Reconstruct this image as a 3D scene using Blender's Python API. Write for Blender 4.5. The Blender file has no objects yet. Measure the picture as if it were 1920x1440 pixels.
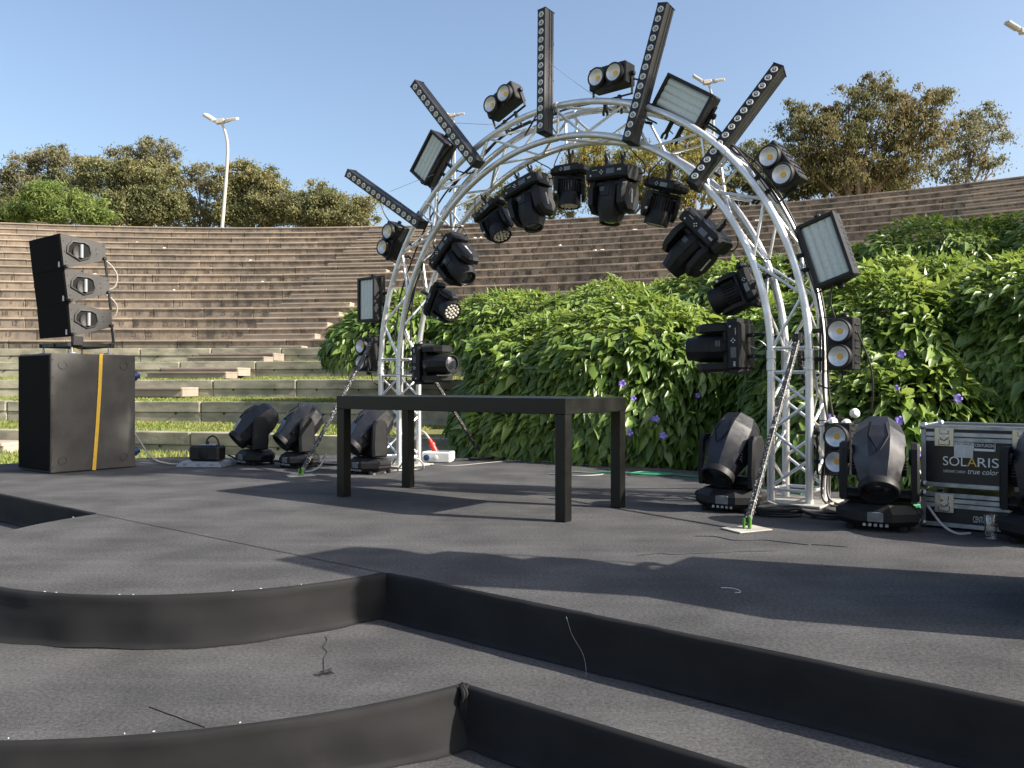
import bpy, bmesh, math, random
import numpy as np
from mathutils import Vector, Matrix, noise

random.seed(7)
rng = np.random.default_rng(7)
R = math.radians
scene = bpy.context.scene
COL = scene.collection

# ------------------------------------------------------------------ camera, sky, sun, exposure
FOC = 1553.0                      # focal length in pixels of a 1920 wide picture
CAMZ = 0.85
cam = bpy.data.cameras.new('camera')
cam.sensor_width = 36.0
cam.lens = 36.0 * FOC / 1920.0
cam.clip_start = 0.05
cam.clip_end = 3000
cam_o = bpy.data.objects.new('camera', cam)
COL.objects.link(cam_o)
cam_o.location = (0, 0, CAMZ)
cam_o.rotation_euler = (R(90), 0, 0)
scene.camera = cam_o

SUN_V = Vector((0.952, -0.305, 0.69)).normalized()      # towards the sun
SUN_EL = math.asin(SUN_V.z)
SUN_AZ = math.atan2(SUN_V.x, SUN_V.y)
world = bpy.data.worlds.new('World')
scene.world = world
world.use_nodes = True
wn = world.node_tree.nodes
wl = world.node_tree.links
wn.clear()
sky = wn.new('ShaderNodeTexSky')
sky.sky_type = 'NISHITA'
sky.sun_disc = False
sky.sun_elevation = SUN_EL
sky.sun_rotation = SUN_AZ
sky.altitude = 50
sky.air_density = 1.0
sky.dust_density = 2.8
sky.ozone_density = 1.0
bg = wn.new('ShaderNodeBackground')
bg.inputs['Strength'].default_value = 0.118
wo = wn.new('ShaderNodeOutputWorld')
wl.new(sky.outputs[0], bg.inputs[0])
wl.new(bg.outputs[0], wo.inputs[0])
sun = bpy.data.lights.new('sun', 'SUN')
sun.energy = 5.0
sun.angle = R(0.55)
sun.color = (1.0, 0.93, 0.82)
sun_o = bpy.data.objects.new('sun', sun)
COL.objects.link(sun_o)
sun_o.rotation_euler = (-SUN_V).to_track_quat('-Z', 'Y').to_euler()
sun_o.location = (20, -6, 20)
vs = scene.view_settings
vs.view_transform = 'Standard'
vs.look = 'None'
vs.exposure = 1.0
vs.gamma = 1.0
vs.use_curve_mapping = False
scene.cycles.max_bounces = 8
scene.cycles.transparent_max_bounces = 8

# ------------------------------------------------------------------ helpers
def tag(o, label=None, cat=None, group=None, kind=None):
    if label: o['label'] = label
    if cat: o['category'] = cat
    if group: o['group'] = group
    if kind: o['kind'] = kind
    return o

def thing(name, label, cat, M=None, group=None):
    o = bpy.data.objects.new(name, None)
    COL.objects.link(o)
    if M is not None: o.matrix_basis = M
    o.empty_display_size = 0.1
    return tag(o, label, cat, group)

def new_obj(name, me, parent=None, M=None):
    o = bpy.data.objects.new(name, me)
    COL.objects.link(o)
    if parent: o.parent = parent
    if M is not None: o.matrix_basis = M
    return o

def T(x, y, z): return Matrix.Translation((x, y, z))
def RX(a): return Matrix.Rotation(R(a), 4, 'X')
def RY(a): return Matrix.Rotation(R(a), 4, 'Y')
def RZ(a): return Matrix.Rotation(R(a), 4, 'Z')
def S(x, y, z): return Matrix.Diagonal((x, y, z, 1))

def basis(o, x, y, z):
    m = Matrix.Identity(4)
    for i in range(3):
        m[i][0] = x[i]; m[i][1] = y[i]; m[i][2] = z[i]; m[i][3] = o[i]
    return m

class MB:
    def __init__(s):
        s.v = []; s.f = []
    def add(s, vs_, fs, M=None):
        b = len(s.v)
        if M is not None: vs_ = [M @ Vector(p) for p in vs_]
        s.v += [tuple(p) for p in vs_]
        s.f += [tuple(i + b for i in f) for f in fs]
        return s
    def box(s, c, size, ch=0.0, M=None):
        h = [x / 2 for x in size]
        if ch <= 0:
            vv = [(c[0]+sx*h[0], c[1]+sy*h[1], c[2]+sz*h[2]) for sx in (-1,1) for sy in (-1,1) for sz in (-1,1)]
            return s.add(vv, [(0,1,3,2),(4,6,7,5),(0,4,5,1),(2,3,7,6),(0,2,6,4),(1,5,7,3)], M)
        ch = min(ch, min(h) * 0.9)
        idx = {}; vv = []
        for sx in (-1,1):
            for sy in (-1,1):
                for sz in (-1,1):
                    sg = (sx, sy, sz)
                    for k in range(3):
                        p = [c[i] + sg[i]*(h[i] - (0 if i == k else ch)) for i in range(3)]
                        idx[(sx, sy, sz, k)] = len(vv); vv.append(p)
        ff = []
        for k in range(3):
            i, j = (k+1) % 3, (k+2) % 3
            for sk in (-1, 1):
                q = []
                for (a, b) in ((1,1),(-1,1),(-1,-1),(1,-1)):
                    g = [0,0,0]; g[k] = sk; g[i] = a; g[j] = b
                    q.append(idx[(g[0], g[1], g[2], k)])
                ff.append(tuple(q) if sk > 0 else tuple(q[::-1]))
            for a in (-1, 1):
                for b in (-1, 1):
                    q = []
                    for (m, kk) in ((1,i),(-1,i),(-1,j),(1,j)):
                        g = [0,0,0]; g[k] = m; g[i] = a; g[j] = b
                        q.append(idx[(g[0], g[1], g[2], kk)])
                    ff.append(tuple(q))
        for sx in (-1,1):
            for sy in (-1,1):
                for sz in (-1,1):
                    ff.append(tuple(idx[(sx,sy,sz,k)] for k in range(3)))
        return s.add(vv, ff, M)
    def loft(s, secs, M=None, cap0=True, cap1=True):
        n = len(secs[0]); vv = [p for q in secs for p in q]; ff = []
        for k in range(len(secs)-1):
            for i in range(n):
                j = (i+1) % n
                ff.append((k*n+i, k*n+j, (k+1)*n+j, (k+1)*n+i))
        if cap0: ff.append(tuple(range(n))[::-1])
        if cap1: ff.append(tuple((len(secs)-1)*n + i for i in range(n)))
        return s.add(vv, ff, M)
    def lathe(s, prof, n=16, M=None, cap0=True, cap1=True, ph=0.0):
        secs = [[(r*math.cos(ph+2*math.pi*i/n), r*math.sin(ph+2*math.pi*i/n), z) for i in range(n)] for (r, z) in prof]
        return s.loft(secs, M, cap0, cap1)
    def tube(s, p0, p1, r, n=8, r1=None):
        return s.path([p0, p1], r, n, None if r1 is None else [r, r1])
    def path(s, pts, r, n=6, radii=None):
        P = [Vector(p) for p in pts]
        secs = []
        t = (P[1]-P[0]).normalized()
        u = t.orthogonal().normalized()
        for k, p in enumerate(P):
            if k == 0: tt = (P[1]-P[0])
            elif k == len(P)-1: tt = (P[-1]-P[-2])
            else: tt = (P[k+1]-P[k-1])
            tt = tt.normalized()
            u = (u - tt*u.dot(tt))
            u = u.normalized() if u.length > 1e-6 else tt.orthogonal().normalized()
            w = tt.cross(u)
            rr = r if radii is None else radii[k]
            secs.append([p + (u*math.cos(2*math.pi*i/n) + w*math.sin(2*math.pi*i/n))*rr for i in range(n)])
        return s.loft(secs)
    def prism(s, poly, z0, z1, M=None):
        return s.loft([[(x, y, z0) for x, y in poly], [(x, y, z1) for x, y in poly]], M)
    def mesh(s, name, mat, sharp=32, fix=True):
        me = bpy.data.meshes.new(name)
        me.from_pydata(s.v, [], s.f)
        if fix:
            bm = bmesh.new(); bm.from_mesh(me)
            bmesh.ops.recalc_face_normals(bm, faces=bm.faces)
            bm.to_mesh(me); bm.free()
        me.materials.append(mat)
        me.polygons.foreach_set('use_smooth', [True]*len(me.polygons))
        me.set_sharp_from_angle(angle=R(sharp))
        me.update()
        return me
    def build(s, name, mat, parent=None, M=None, sharp=32):
        return new_obj(name, s.mesh(name, mat, sharp), parent, M)

def np_mesh(name, verts, faces, mat, smooth=True, attr=None):
    """faces: (n,k) int array; attr: float per face"""
    me = bpy.data.meshes.new(name)
    nf, k = faces.shape
    me.vertices.add(len(verts)); me.vertices.foreach_set('co', np.ascontiguousarray(verts, dtype=np.float32).ravel())
    me.loops.add(nf*k); me.loops.foreach_set('vertex_index', np.ascontiguousarray(faces, dtype=np.int32).ravel())
    me.polygons.add(nf)
    me.polygons.foreach_set('loop_start', np.arange(0, nf*k, k, dtype=np.int32))
    me.polygons.foreach_set('use_smooth', np.full(nf, smooth, dtype=bool))
    if attr is not None:
        a = me.attributes.new('tint', 'FLOAT', 'FACE'); a.data.foreach_set('value', np.asarray(attr, dtype=np.float32))
    me.materials.append(mat)
    me.update(calc_edges=True)
    return me

def crom(pts, n=6):
    P = [Vector(p) for p in pts]
    P = [P[0]*2-P[1]] + P + [P[-1]*2-P[-2]]
    out = []
    for k in range(1, len(P)-2):
        for i in range(n):
            t = i/n
            a, b, c, d = P[k-1], P[k], P[k+1], P[k+2]
            out.append(0.5*((2*b) + (c-a)*t + (2*a-5*b+4*c-d)*t*t + (3*b-a-3*c+d)*t*t*t))
    out.append(P[-2])
    return out

# ------------------------------------------------------------------ materials
def mat(name, c1, c2=None, scale=8.0, rough=0.5, metal=0.0, bump=0.0, bscale=60.0, detail=5.0, rnd=0.0,
        coat=0.0, spec=0.5, world_co=False, attr=0.0, transl=0.0, rough2=None, lo=0.35, hi=0.65, bdist=0.01, stretch=None):
    m = bpy.data.materials.new(name)
    m.use_nodes = True
    N = m.node_tree.nodes; L = m.node_tree.links
    p = N['Principled BSDF']
    p.inputs['Roughness'].default_value = rough
    p.inputs['Metallic'].default_value = metal
    p.inputs['Specular IOR Level'].default_value = spec
    if coat:
        p.inputs['Coat Weight'].default_value = coat
        p.inputs['Coat Roughness'].default_value = 0.12
    c2 = c2 or c1
    if world_co:
        co = N.new('ShaderNodeNewGeometry').outputs['Position']
    else:
        co = N.new('ShaderNodeTexCoord').outputs['Object']
    if stretch:
        mp = N.new('ShaderNodeMapping'); mp.inputs['Scale'].default_value = stretch
        L.new(co, mp.inputs[0]); cs = mp.outputs[0]
    else:
        cs = co
    nz = N.new('ShaderNodeTexNoise'); nz.inputs['Scale'].default_value = scale; nz.inputs['Detail'].default_value = detail
    L.new(cs, nz.inputs['Vector'])
    mr = N.new('ShaderNodeMapRange'); mr.inputs[1].default_value = lo; mr.inputs[2].default_value = hi
    L.new(nz.outputs[0], mr.inputs[0])
    mx = N.new('ShaderNodeMix'); mx.data_type = 'RGBA'
    mx.inputs[6].default_value = (*c1, 1); mx.inputs[7].default_value = (*c2, 1)
    L.new(mr.outputs[0], mx.inputs[0])
    col = mx.outputs[2]
    if rnd or attr:
        hv = N.new('ShaderNodeHueSaturation')
        if rnd:
            src = N.new('ShaderNodeObjectInfo').outputs['Random']; amt = rnd
        else:
            at = N.new('ShaderNodeAttribute'); at.attribute_name = 'tint'; src = at.outputs['Fac']; amt = attr
        m2 = N.new('ShaderNodeMapRange'); m2.inputs[3].default_value = 1-amt; m2.inputs[4].default_value = 1+amt
        L.new(src, m2.inputs[0]); L.new(m2.outputs[0], hv.inputs['Value'])
        if attr:
            m3 = N.new('ShaderNodeMapRange'); m3.inputs[3].default_value = 0.52; m3.inputs[4].default_value = 0.475
            L.new(src, m3.inputs[0]); L.new(m3.outputs[0], hv.inputs['Hue'])
        L.new(col, hv.inputs['Color']); col = hv.outputs[0]
    L.new(col, p.inputs['Base Color'])
    if rough2 is not None:
        m4 = N.new('ShaderNodeMapRange'); m4.inputs[1].default_value = lo; m4.inputs[2].default_value = hi
        m4.inputs[3].default_value = rough; m4.inputs[4].default_value = rough2
        L.new(nz.outputs[0], m4.inputs[0]); L.new(m4.outputs[0], p.inputs['Roughness'])
    if bump:
        nb = N.new('ShaderNodeTexNoise'); nb.inputs['Scale'].default_value = bscale; nb.inputs['Detail'].default_value = 4
        L.new(co, nb.inputs['Vector'])
        bu = N.new('ShaderNodeBump'); bu.inputs['Strength'].default_value = bump; bu.inputs['Distance'].default_value = bdist
        L.new(nb.outputs[0], bu.inputs['Height']); L.new(bu.outputs[0], p.inputs['Normal'])
    if transl:
        tr = N.new('ShaderNodeBsdfTranslucent')
        hs = N.new('ShaderNodeHueSaturation'); hs.inputs['Value'].default_value = 1.5; hs.inputs['Hue'].default_value = 0.485
        L.new(col, hs.inputs['Color']); L.new(hs.outputs[0], tr.inputs[0])
        ms = N.new('ShaderNodeMixShader'); ms.inputs[0].default_value = transl
        L.new(p.outputs[0], ms.inputs[1]); L.new(tr.outputs[0], ms.inputs[2])
        L.new(ms.outputs[0], N['Material Output'].inputs[0])
    return m

def glass_mat(name, col=(1,1,1), rough=0.02, ior=1.45):
    m = bpy.data.materials.new(name); m.use_nodes = True
    p = m.node_tree.nodes['Principled BSDF']
    p.inputs['Base Color'].default_value = (*col, 1); p.inputs['Roughness'].default_value = rough
    p.inputs['Transmission Weight'].default_value = 1.0; p.inputs['IOR'].default_value = ior
    return m

def carpet_mat():
    m = mat('carpet', (0.064,0.064,0.066), (0.100,0.099,0.100), scale=2.2, rough=0.95, bump=0.9, bscale=420, detail=8, spec=0.15, world_co=True, bdist=0.006)
    N = m.node_tree.nodes; L = m.node_tree.links; p = N['Principled BSDF']
    src = p.inputs['Base Color'].links[0].from_socket
    geo = N.new('ShaderNodeNewGeometry')
    n1 = N.new('ShaderNodeTexNoise'); n1.inputs['Scale'].default_value = 75; n1.inputs['Detail'].default_value = 8; n1.inputs['Roughness'].default_value = 0.75
    L.new(geo.outputs['Position'], n1.inputs['Vector'])
    r1 = N.new('ShaderNodeMapRange'); r1.inputs[1].default_value = 0.3; r1.inputs[2].default_value = 0.7; r1.inputs[3].default_value = 0.36; r1.inputs[4].default_value = 1.68
    L.new(n1.outputs[0], r1.inputs[0])
    # streaky wear
    mp = N.new('ShaderNodeMapping'); mp.inputs['Rotation'].default_value = (0,0,R(38)); mp.inputs['Scale'].default_value = (0.35, 3.0, 1)
    L.new(geo.outputs['Position'], mp.inputs[0])
    n3 = N.new('ShaderNodeTexNoise'); n3.inputs['Scale'].default_value = 3.2; n3.inputs['Detail'].default_value = 6
    L.new(mp.outputs[0], n3.inputs['Vector'])
    r3 = N.new('ShaderNodeMapRange'); r3.inputs[1].default_value = 0.3; r3.inputs[2].default_value = 0.75; r3.inputs[3].default_value = 0.9; r3.inputs[4].default_value = 1.12
    L.new(n3.outputs[0], r3.inputs[0])
    mm = N.new('ShaderNodeMath'); mm.operation = 'MULTIPLY'
    L.new(r1.outputs[0], mm.inputs[0]); L.new(r3.outputs[0], mm.inputs[1])
    hv = N.new('ShaderNodeHueSaturation'); L.new(mm.outputs[0], hv.inputs['Value']); L.new(src, hv.inputs['Color'])
    # pale dust specks
    vo = N.new('ShaderNodeTexVoronoi'); vo.inputs['Scale'].default_value = 16; L.new(geo.outputs['Position'], vo.inputs['Vector'])
    lt = N.new('ShaderNodeMath'); lt.operation = 'LESS_THAN'; lt.inputs[1].default_value = 0.035; L.new(vo.outputs['Distance'], lt.inputs[0])
    sep = N.new('ShaderNodeSeparateColor'); L.new(vo.outputs['Color'], sep.inputs[0])
    gt = N.new('ShaderNodeMath'); gt.operation = 'GREATER_THAN'; gt.inputs[1].default_value = 0.87; L.new(sep.outputs[0], gt.inputs[0])
    m2 = N.new('ShaderNodeMath'); m2.operation = 'MULTIPLY'; L.new(lt.outputs[0], m2.inputs[0]); L.new(gt.outputs[0], m2.inputs[1])
    mx = N.new('ShaderNodeMix'); mx.data_type = 'RGBA'; mx.inputs[7].default_value = (0.22,0.22,0.22,1)
    L.new(m2.outputs[0], mx.inputs[0]); L.new(hv.outputs[0], mx.inputs[6]); L.new(mx.outputs[2], p.inputs['Base Color'])
    return m

def stone_mat():
    m = mat('seat_stone', (0.36,0.285,0.21), (0.25,0.205,0.16), scale=0.55, rough=0.9, bump=0.5, bscale=14, rnd=0.16, world_co=True, lo=0.38, hi=0.62, spec=0.2)
    N = m.node_tree.nodes; L = m.node_tree.links; p = N['Principled BSDF']
    src = p.inputs['Base Color'].links[0].from_socket
    geo = N.new('ShaderNodeNewGeometry')
    # dark weathering blotches, taller than wide
    mp = N.new('ShaderNodeMapping'); mp.inputs['Scale'].default_value = (1.0, 1.0, 0.6); L.new(geo.outputs['Position'], mp.inputs[0])
    n1 = N.new('ShaderNodeTexNoise'); n1.inputs['Scale'].default_value = 3.4; n1.inputs['Detail'].default_value = 9; n1.inputs['Roughness'].default_value = 0.72
    L.new(mp.outputs[0], n1.inputs['Vector'])
    r1 = N.new('ShaderNodeMapRange'); r1.inputs[1].default_value = 0.44; r1.inputs[2].default_value = 0.60
    L.new(n1.outputs[0], r1.inputs[0])
    # weathering grows to the right side of the bowl and is light on the left
    sx = N.new('ShaderNodeSeparateXYZ'); L.new(geo.outputs['Position'], sx.inputs[0])
    r2 = N.new('ShaderNodeMapRange'); r2.inputs[1].default_value = -20; r2.inputs[2].default_value = 0; r2.inputs[3].default_value = 0.4; r2.inputs[4].default_value = 0.95
    L.new(sx.outputs[0], r2.inputs[0])
    mu = N.new('ShaderNodeMath'); mu.operation = 'MULTIPLY'; L.new(r1.outputs[0], mu.inputs[0]); L.new(r2.outputs[0], mu.inputs[1])
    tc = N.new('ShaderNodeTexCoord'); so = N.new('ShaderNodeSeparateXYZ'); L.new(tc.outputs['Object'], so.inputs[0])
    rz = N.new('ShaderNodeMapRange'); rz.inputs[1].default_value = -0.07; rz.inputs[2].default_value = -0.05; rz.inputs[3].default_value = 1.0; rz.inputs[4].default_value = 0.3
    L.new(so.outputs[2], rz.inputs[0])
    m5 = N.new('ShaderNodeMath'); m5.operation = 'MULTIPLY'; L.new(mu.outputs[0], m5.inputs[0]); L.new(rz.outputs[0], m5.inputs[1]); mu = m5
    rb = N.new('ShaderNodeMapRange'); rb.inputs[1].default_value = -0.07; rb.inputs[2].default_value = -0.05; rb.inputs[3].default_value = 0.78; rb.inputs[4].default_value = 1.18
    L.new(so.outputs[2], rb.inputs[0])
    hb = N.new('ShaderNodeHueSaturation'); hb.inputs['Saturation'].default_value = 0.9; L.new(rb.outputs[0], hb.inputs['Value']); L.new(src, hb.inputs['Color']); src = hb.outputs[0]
    mx = N.new('ShaderNodeMix'); mx.data_type = 'RGBA'; mx.inputs[7].default_value = (0.075,0.066,0.055,1)
    L.new(mu.outputs[0], mx.inputs[0]); L.new(src, mx.inputs[6]); L.new(mx.outputs[2], p.inputs['Base Color'])
    return m

M_ = {}
M_['carpet'] = carpet_mat()
M_['skirt'] = mat('skirt_cloth', (0.010,0.010,0.011), (0.015,0.015,0.0155), scale=5, rough=0.8, bump=0.25, bscale=500, spec=0.25, world_co=True, bdist=0.003)
M_['gap'] = mat('gap_dark', (0.006,0.006,0.006), rough=0.95)
M_['alu'] = mat('aluminium', (0.80,0.80,0.80), (0.68,0.68,0.68), scale=9, rough=0.38, rough2=0.55, metal=0.85, bump=0.06, bscale=40)
M_['alu_dull'] = mat('aluminium_dull', (0.48,0.49,0.5), (0.34,0.35,0.36), scale=14, rough=0.4, rough2=0.6, metal=0.9)
M_['black'] = mat('black_metal', (0.008,0.008,0.009), (0.013,0.013,0.014), scale=12, rough=0.42, rough2=0.6, bump=0.05, bscale=220, spec=0.4)
M_['bar_black'] = mat('anodised_black', (0.010,0.010,0.011), (0.015,0.015,0.016), scale=12, rough=0.36, rough2=0.46, spec=0.5)
M_['plastic'] = mat('black_plastic', (0.006,0.006,0.007), (0.010,0.010,0.011), scale=10, rough=0.5, rough2=0.62, bump=0.06, bscale=300, spec=0.35)
M_['shell'] = mat('glossy_shell', (0.010,0.010,0.013), (0.016,0.016,0.019), scale=16, rough=0.27, rough2=0.38, spec=0.6)
M_['table'] = mat('table_lacquer', (0.0045,0.0045,0.004), (0.007,0.007,0.006), scale=7, rough=0.34, rough2=0.45, spec=0.35)
M_['cable'] = mat('black_rubber', (0.012,0.012,0.012), rough=0.55)
M_['cable_white'] = mat('white_rubber', (0.42,0.41,0.38), rough=0.5)
M_['cable_green'] = mat('green_rubber', (0.02,0.2,0.09), rough=0.45)
M_['cable_grey'] = mat('grey_rubber', (0.3,0.28,0.25), rough=0.55)
M_['reflector'] = mat('reflector', (0.8,0.81,0.82), (0.7,0.71,0.73), scale=30, rough=0.42, metal=0.35)
M_['cob'] = mat('led_phosphor', (0.85,0.42,0.05), (0.9,0.5,0.08), scale=60, rough=0.4)
M_['lens'] = mat('lens_glass', (0.02,0.022,0.028), rough=0.04, coat=1.0, spec=0.8)
M_['lens_clear'] = mat('lens_clear', (0.55,0.52,0.46), (0.68,0.65,0.58), scale=40, rough=0.25, metal=0.2, coat=0.4)
M_['diffuser'] = mat('strobe_glass', (0.50,0.55,0.52), (0.58,0.62,0.59), scale=45, rough=0.3, coat=0.3)
M_['tube_glass'] = mat('strobe_tube', (0.72,0.76,0.74), (0.62,0.66,0.64), scale=25, rough=0.15, coat=0.5)
M_['screen'] = mat('display', (0.05,0.06,0.09), (0.075,0.08,0.11), scale=30, rough=0.15)
M_['screen_light'] = mat('display_grey', (0.13,0.14,0.15), (0.18,0.19,0.2), scale=30, rough=0.2)
M_['dot'] = mat('pale_print', (0.55,0.55,0.55), rough=0.5)
M_['white'] = mat('white_plastic', (0.75,0.75,0.72), (0.66,0.66,0.63), scale=9, rough=0.4)
M_['plate'] = mat('base_plate', (0.44,0.42,0.37), (0.30,0.29,0.26), scale=7, rough=0.6)
M_['red'] = mat('red_plug', (0.55,0.03,0.02), rough=0.4)
M_['blue'] = mat('blue_plug', (0.012,0.04,0.15), rough=0.35)
M_['green'] = mat('green_clamp', (0.10,0.28,0.03), rough=0.45)
M_['brass'] = mat('brass', (0.7,0.45,0.12), rough=0.3, metal=1.0)
M_['yellow'] = mat('yellow_strap', (0.72,0.46,0.05), (0.62,0.38,0.04), scale=40, rough=0.7)
M_['scuffed'] = mat('scuffed_black_paint', (0.015,0.015,0.016), (0.45,0.44,0.41), scale=70, rough=0.5, lo=0.54, hi=0.66, detail=9)
M_['cabinet'] = mat('textured_cabinet', (0.040,0.0385,0.036), (0.060,0.058,0.053), scale=6, rough=0.62, bump=0.5, bscale=260, world_co=True, bdist=0.004)
M_['grille'] = mat('speaker_grille', (0.004,0.004,0.0045), (0.007,0.007,0.0075), scale=200, rough=0.85, bump=0.3, bscale=320, spec=0.08)
M_['cabinet_grey'] = mat('array_cabinet', (0.030,0.029,0.028), (0.042,0.040,0.038), scale=8, rough=0.55, bump=0.3, bscale=260)
M_['steel'] = mat('steel', (0.5,0.5,0.5), rough=0.3, metal=1.0)
M_['laminate'] = mat('black_laminate', (0.010,0.010,0.013), (0.016,0.016,0.02), scale=10, rough=0.3, rough2=0.45)
M_['print_white'] = mat('print_white', (0.8,0.8,0.8), rough=0.5)
M_['print_yellow'] = mat('print_yellow', (0.75,0.5,0.08), rough=0.5)
M_['sticker'] = mat('paper_sticker', (0.7,0.7,0.68), (0.6,0.6,0.58), scale=30, rough=0.7)
def thin_glass(name):
    m = bpy.data.materials.new(name); m.use_nodes = True
    N = m.node_tree.nodes; L = m.node_tree.links
    t = N.new('ShaderNodeBsdfTransparent'); gl_ = N.new('ShaderNodeBsdfGlossy'); gl_.inputs['Roughness'].default_value = 0.08
    fr = N.new('ShaderNodeLayerWeight'); fr.inputs[0].default_value = 0.35
    mr_ = N.new('ShaderNodeMapRange'); mr_.inputs[3].default_value = 0.10; mr_.inputs[4].default_value = 0.75
    L.new(fr.outputs['Facing'], mr_.inputs[0])
    ms = N.new('ShaderNodeMixShader'); L.new(mr_.outputs[0], ms.inputs[0]); L.new(t.outputs[0], ms.inputs[1]); L.new(gl_.outputs[0], ms.inputs[2])
    L.new(ms.outputs[0], N['Material Output'].inputs[0])
    return m
M_['glass'] = thin_glass('clear_glass')
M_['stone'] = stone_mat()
M_['concrete'] = mat('terrace_concrete', (0.40,0.365,0.275), (0.19,0.185,0.14), scale=2.2, rough=0.92, bump=0.4, bscale=20, rnd=0.16, world_co=True, detail=8, spec=0.2, stretch=(1,1,2.2))
M_['step_stone'] = mat('step_stone', (0.38,0.32,0.26), (0.26,0.22,0.18), scale=1.4, rough=0.9, bump=0.4, bscale=18, rnd=0.12, world_co=True, spec=0.2)
M_['paint_dark'] = mat('faded_black_paint', (0.03,0.03,0.03), (0.1,0.09,0.075), scale=3, rough=0.8, world_co=True)
M_['hole'] = mat('dark_hole', (0.01,0.01,0.01), rough=0.95)
M_['earth'] = mat('lawn_earth', (0.13,0.14,0.045), (0.22,0.19,0.10), scale=3, rough=0.95, world_co=True, spec=0.1, bump=0.4, bscale=30)
M_['dry'] = mat('dry_soil', (0.22,0.18,0.12), (0.13,0.13,0.06), scale=0.6, rough=0.95, world_co=True, spec=0.1)
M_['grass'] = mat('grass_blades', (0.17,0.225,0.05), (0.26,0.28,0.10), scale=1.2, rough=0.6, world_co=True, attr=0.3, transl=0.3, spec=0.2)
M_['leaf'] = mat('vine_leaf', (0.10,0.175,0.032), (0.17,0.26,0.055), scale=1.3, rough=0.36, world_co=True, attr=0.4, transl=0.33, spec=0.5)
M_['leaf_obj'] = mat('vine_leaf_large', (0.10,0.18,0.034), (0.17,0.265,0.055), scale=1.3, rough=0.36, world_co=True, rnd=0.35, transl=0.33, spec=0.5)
M_['inner_shade'] = mat('vine_inner_shade', (0.012,0.022,0.008), (0.03,0.035,0.015), scale=14, rough=0.9, bump=0.6, bscale=20, bdist=0.05)  # dark tone stands for the shade inside the vine mounds
M_['tendril'] = mat('vine_tendril', (0.28,0.3,0.1), (0.2,0.2,0.08), scale=5, rough=0.6)
M_['petal'] = mat('purple_petal', (0.3,0.2,0.75), (0.42,0.3,0.85), scale=20, rough=0.5, transl=0.2)
M_['bark'] = mat('bark', (0.18,0.12,0.09), (0.30,0.22,0.17), scale=3, rough=0.9, bump=0.5, bscale=8)
M_['lamp_post'] = mat('galvanised_post', (0.46,0.44,0.39), (0.4,0.38,0.34), scale=4, rough=0.5)
M_['litter'] = mat('white_litter', (0.75,0.72,0.66), rough=0.8)
def fol(name, a, b): return mat(name, tuple(x*1.6 for x in a), tuple(x*1.6 for x in b), scale=0.6, rough=0.65, world_co=True, attr=0.3, transl=0.3, spec=0.2)
M_['fol_olive'] = fol('foliage_olive', (0.09,0.10,0.045), (0.155,0.145,0.065))
M_['fol_grey'] = fol('foliage_grey', (0.10,0.105,0.06), (0.15,0.14,0.08))
M_['fol_green'] = fol('foliage_bright', (0.085,0.12,0.032), (0.12,0.16,0.05))
M_['fol_brown'] = fol('foliage_brown', (0.08,0.085,0.036), (0.125,0.108,0.048))
M_['fol_dark'] = fol('foliage_dark', (0.05,0.06,0.025), (0.10,0.10,0.04))
M_['fol_yellow'] = fol('foliage_yellow', (0.11,0.12,0.03), (0.2,0.17,0.045))

# ------------------------------------------------------------------ stage geometry frame
SO = Vector((-1.65, 4.575, 0)); SU = Vector((0.785, -0.6195, 0)).normalized(); SW = Vector((-SU.y*-1*-1, 0, 0))
SW = Vector((SU.y, -SU.x, 0))        # outward, towards the front left
def st(u, w, z=0.0):
    p = SO + SU*u + SW*w
    return Vector((p.x, p.y, z))
CW = -0.16

# ------------------------------------------------------------------ ground
def build_ground():
    us = [-400, -60, -20, -8, 0, 8, 20, 60, 400]
    wsl = [(-400, -0.22), (-30, -0.22), (-0.9, -0.22), (0.3, -0.62), (3, -0.62), (30, -0.62), (400, -0.62)]
    v = []; f = []
    for (w, z) in wsl:
        for u in us: v.append(st(u, w, z))
    n = len(us)
    for i in range(len(wsl)-1):
        for j in range(n-1):
            f.append((i*n+j, i*n+j+1, (i+1)*n+j+1, (i+1)*n+j))
    o = MB().add(v, f).build('ground', M_['earth'])
    tag(o, 'grassy ground around the stage', 'ground', kind='structure')
build_ground()

# ------------------------------------------------------------------ amphitheatre
AC = Vector((-12.104, -13.444, 0))
def amp(Rr, phi, z=0.0): return Vector((AC.x + Rr*math.sin(phi), AC.y + Rr*math.cos(phi), z))
def amp_M(Rr, phi, z): return Matrix.Translation(amp(Rr, phi, z)) @ Matrix.Rotation(-phi, 4, 'Z')
def proj(p): return 960 + FOC*p.x/p.y, 720 - FOC*(p.z-CAMZ)/p.y
ROWS = [(37.76 + 0.951*i, CAMZ + 1.29 + 0.4*i) for i in range(16)]
WALLS = [(27.06, 0.112), (29.43, 0.525), (31.94, 0.943), (34.32, 1.407), (36.22, 1.825)]
PH0, PH1 = R(-24), R(46)
AISLES = [(R(6.2), R(9.5)), (R(33.6), R(36.8))]
def in_aisle(phi): return any(a < phi < b for a, b in AISLES)
def hidden(p):
    x, y = proj(p)
    if p.y < 1 or x < -110 or x > 2030: return True
    lim = 900
    if x > 660: lim = 745
    if x > 900: lim = 585
    if x > 1350: lim = 520
    if x > 1600: lim = 450
    return y > lim

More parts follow.
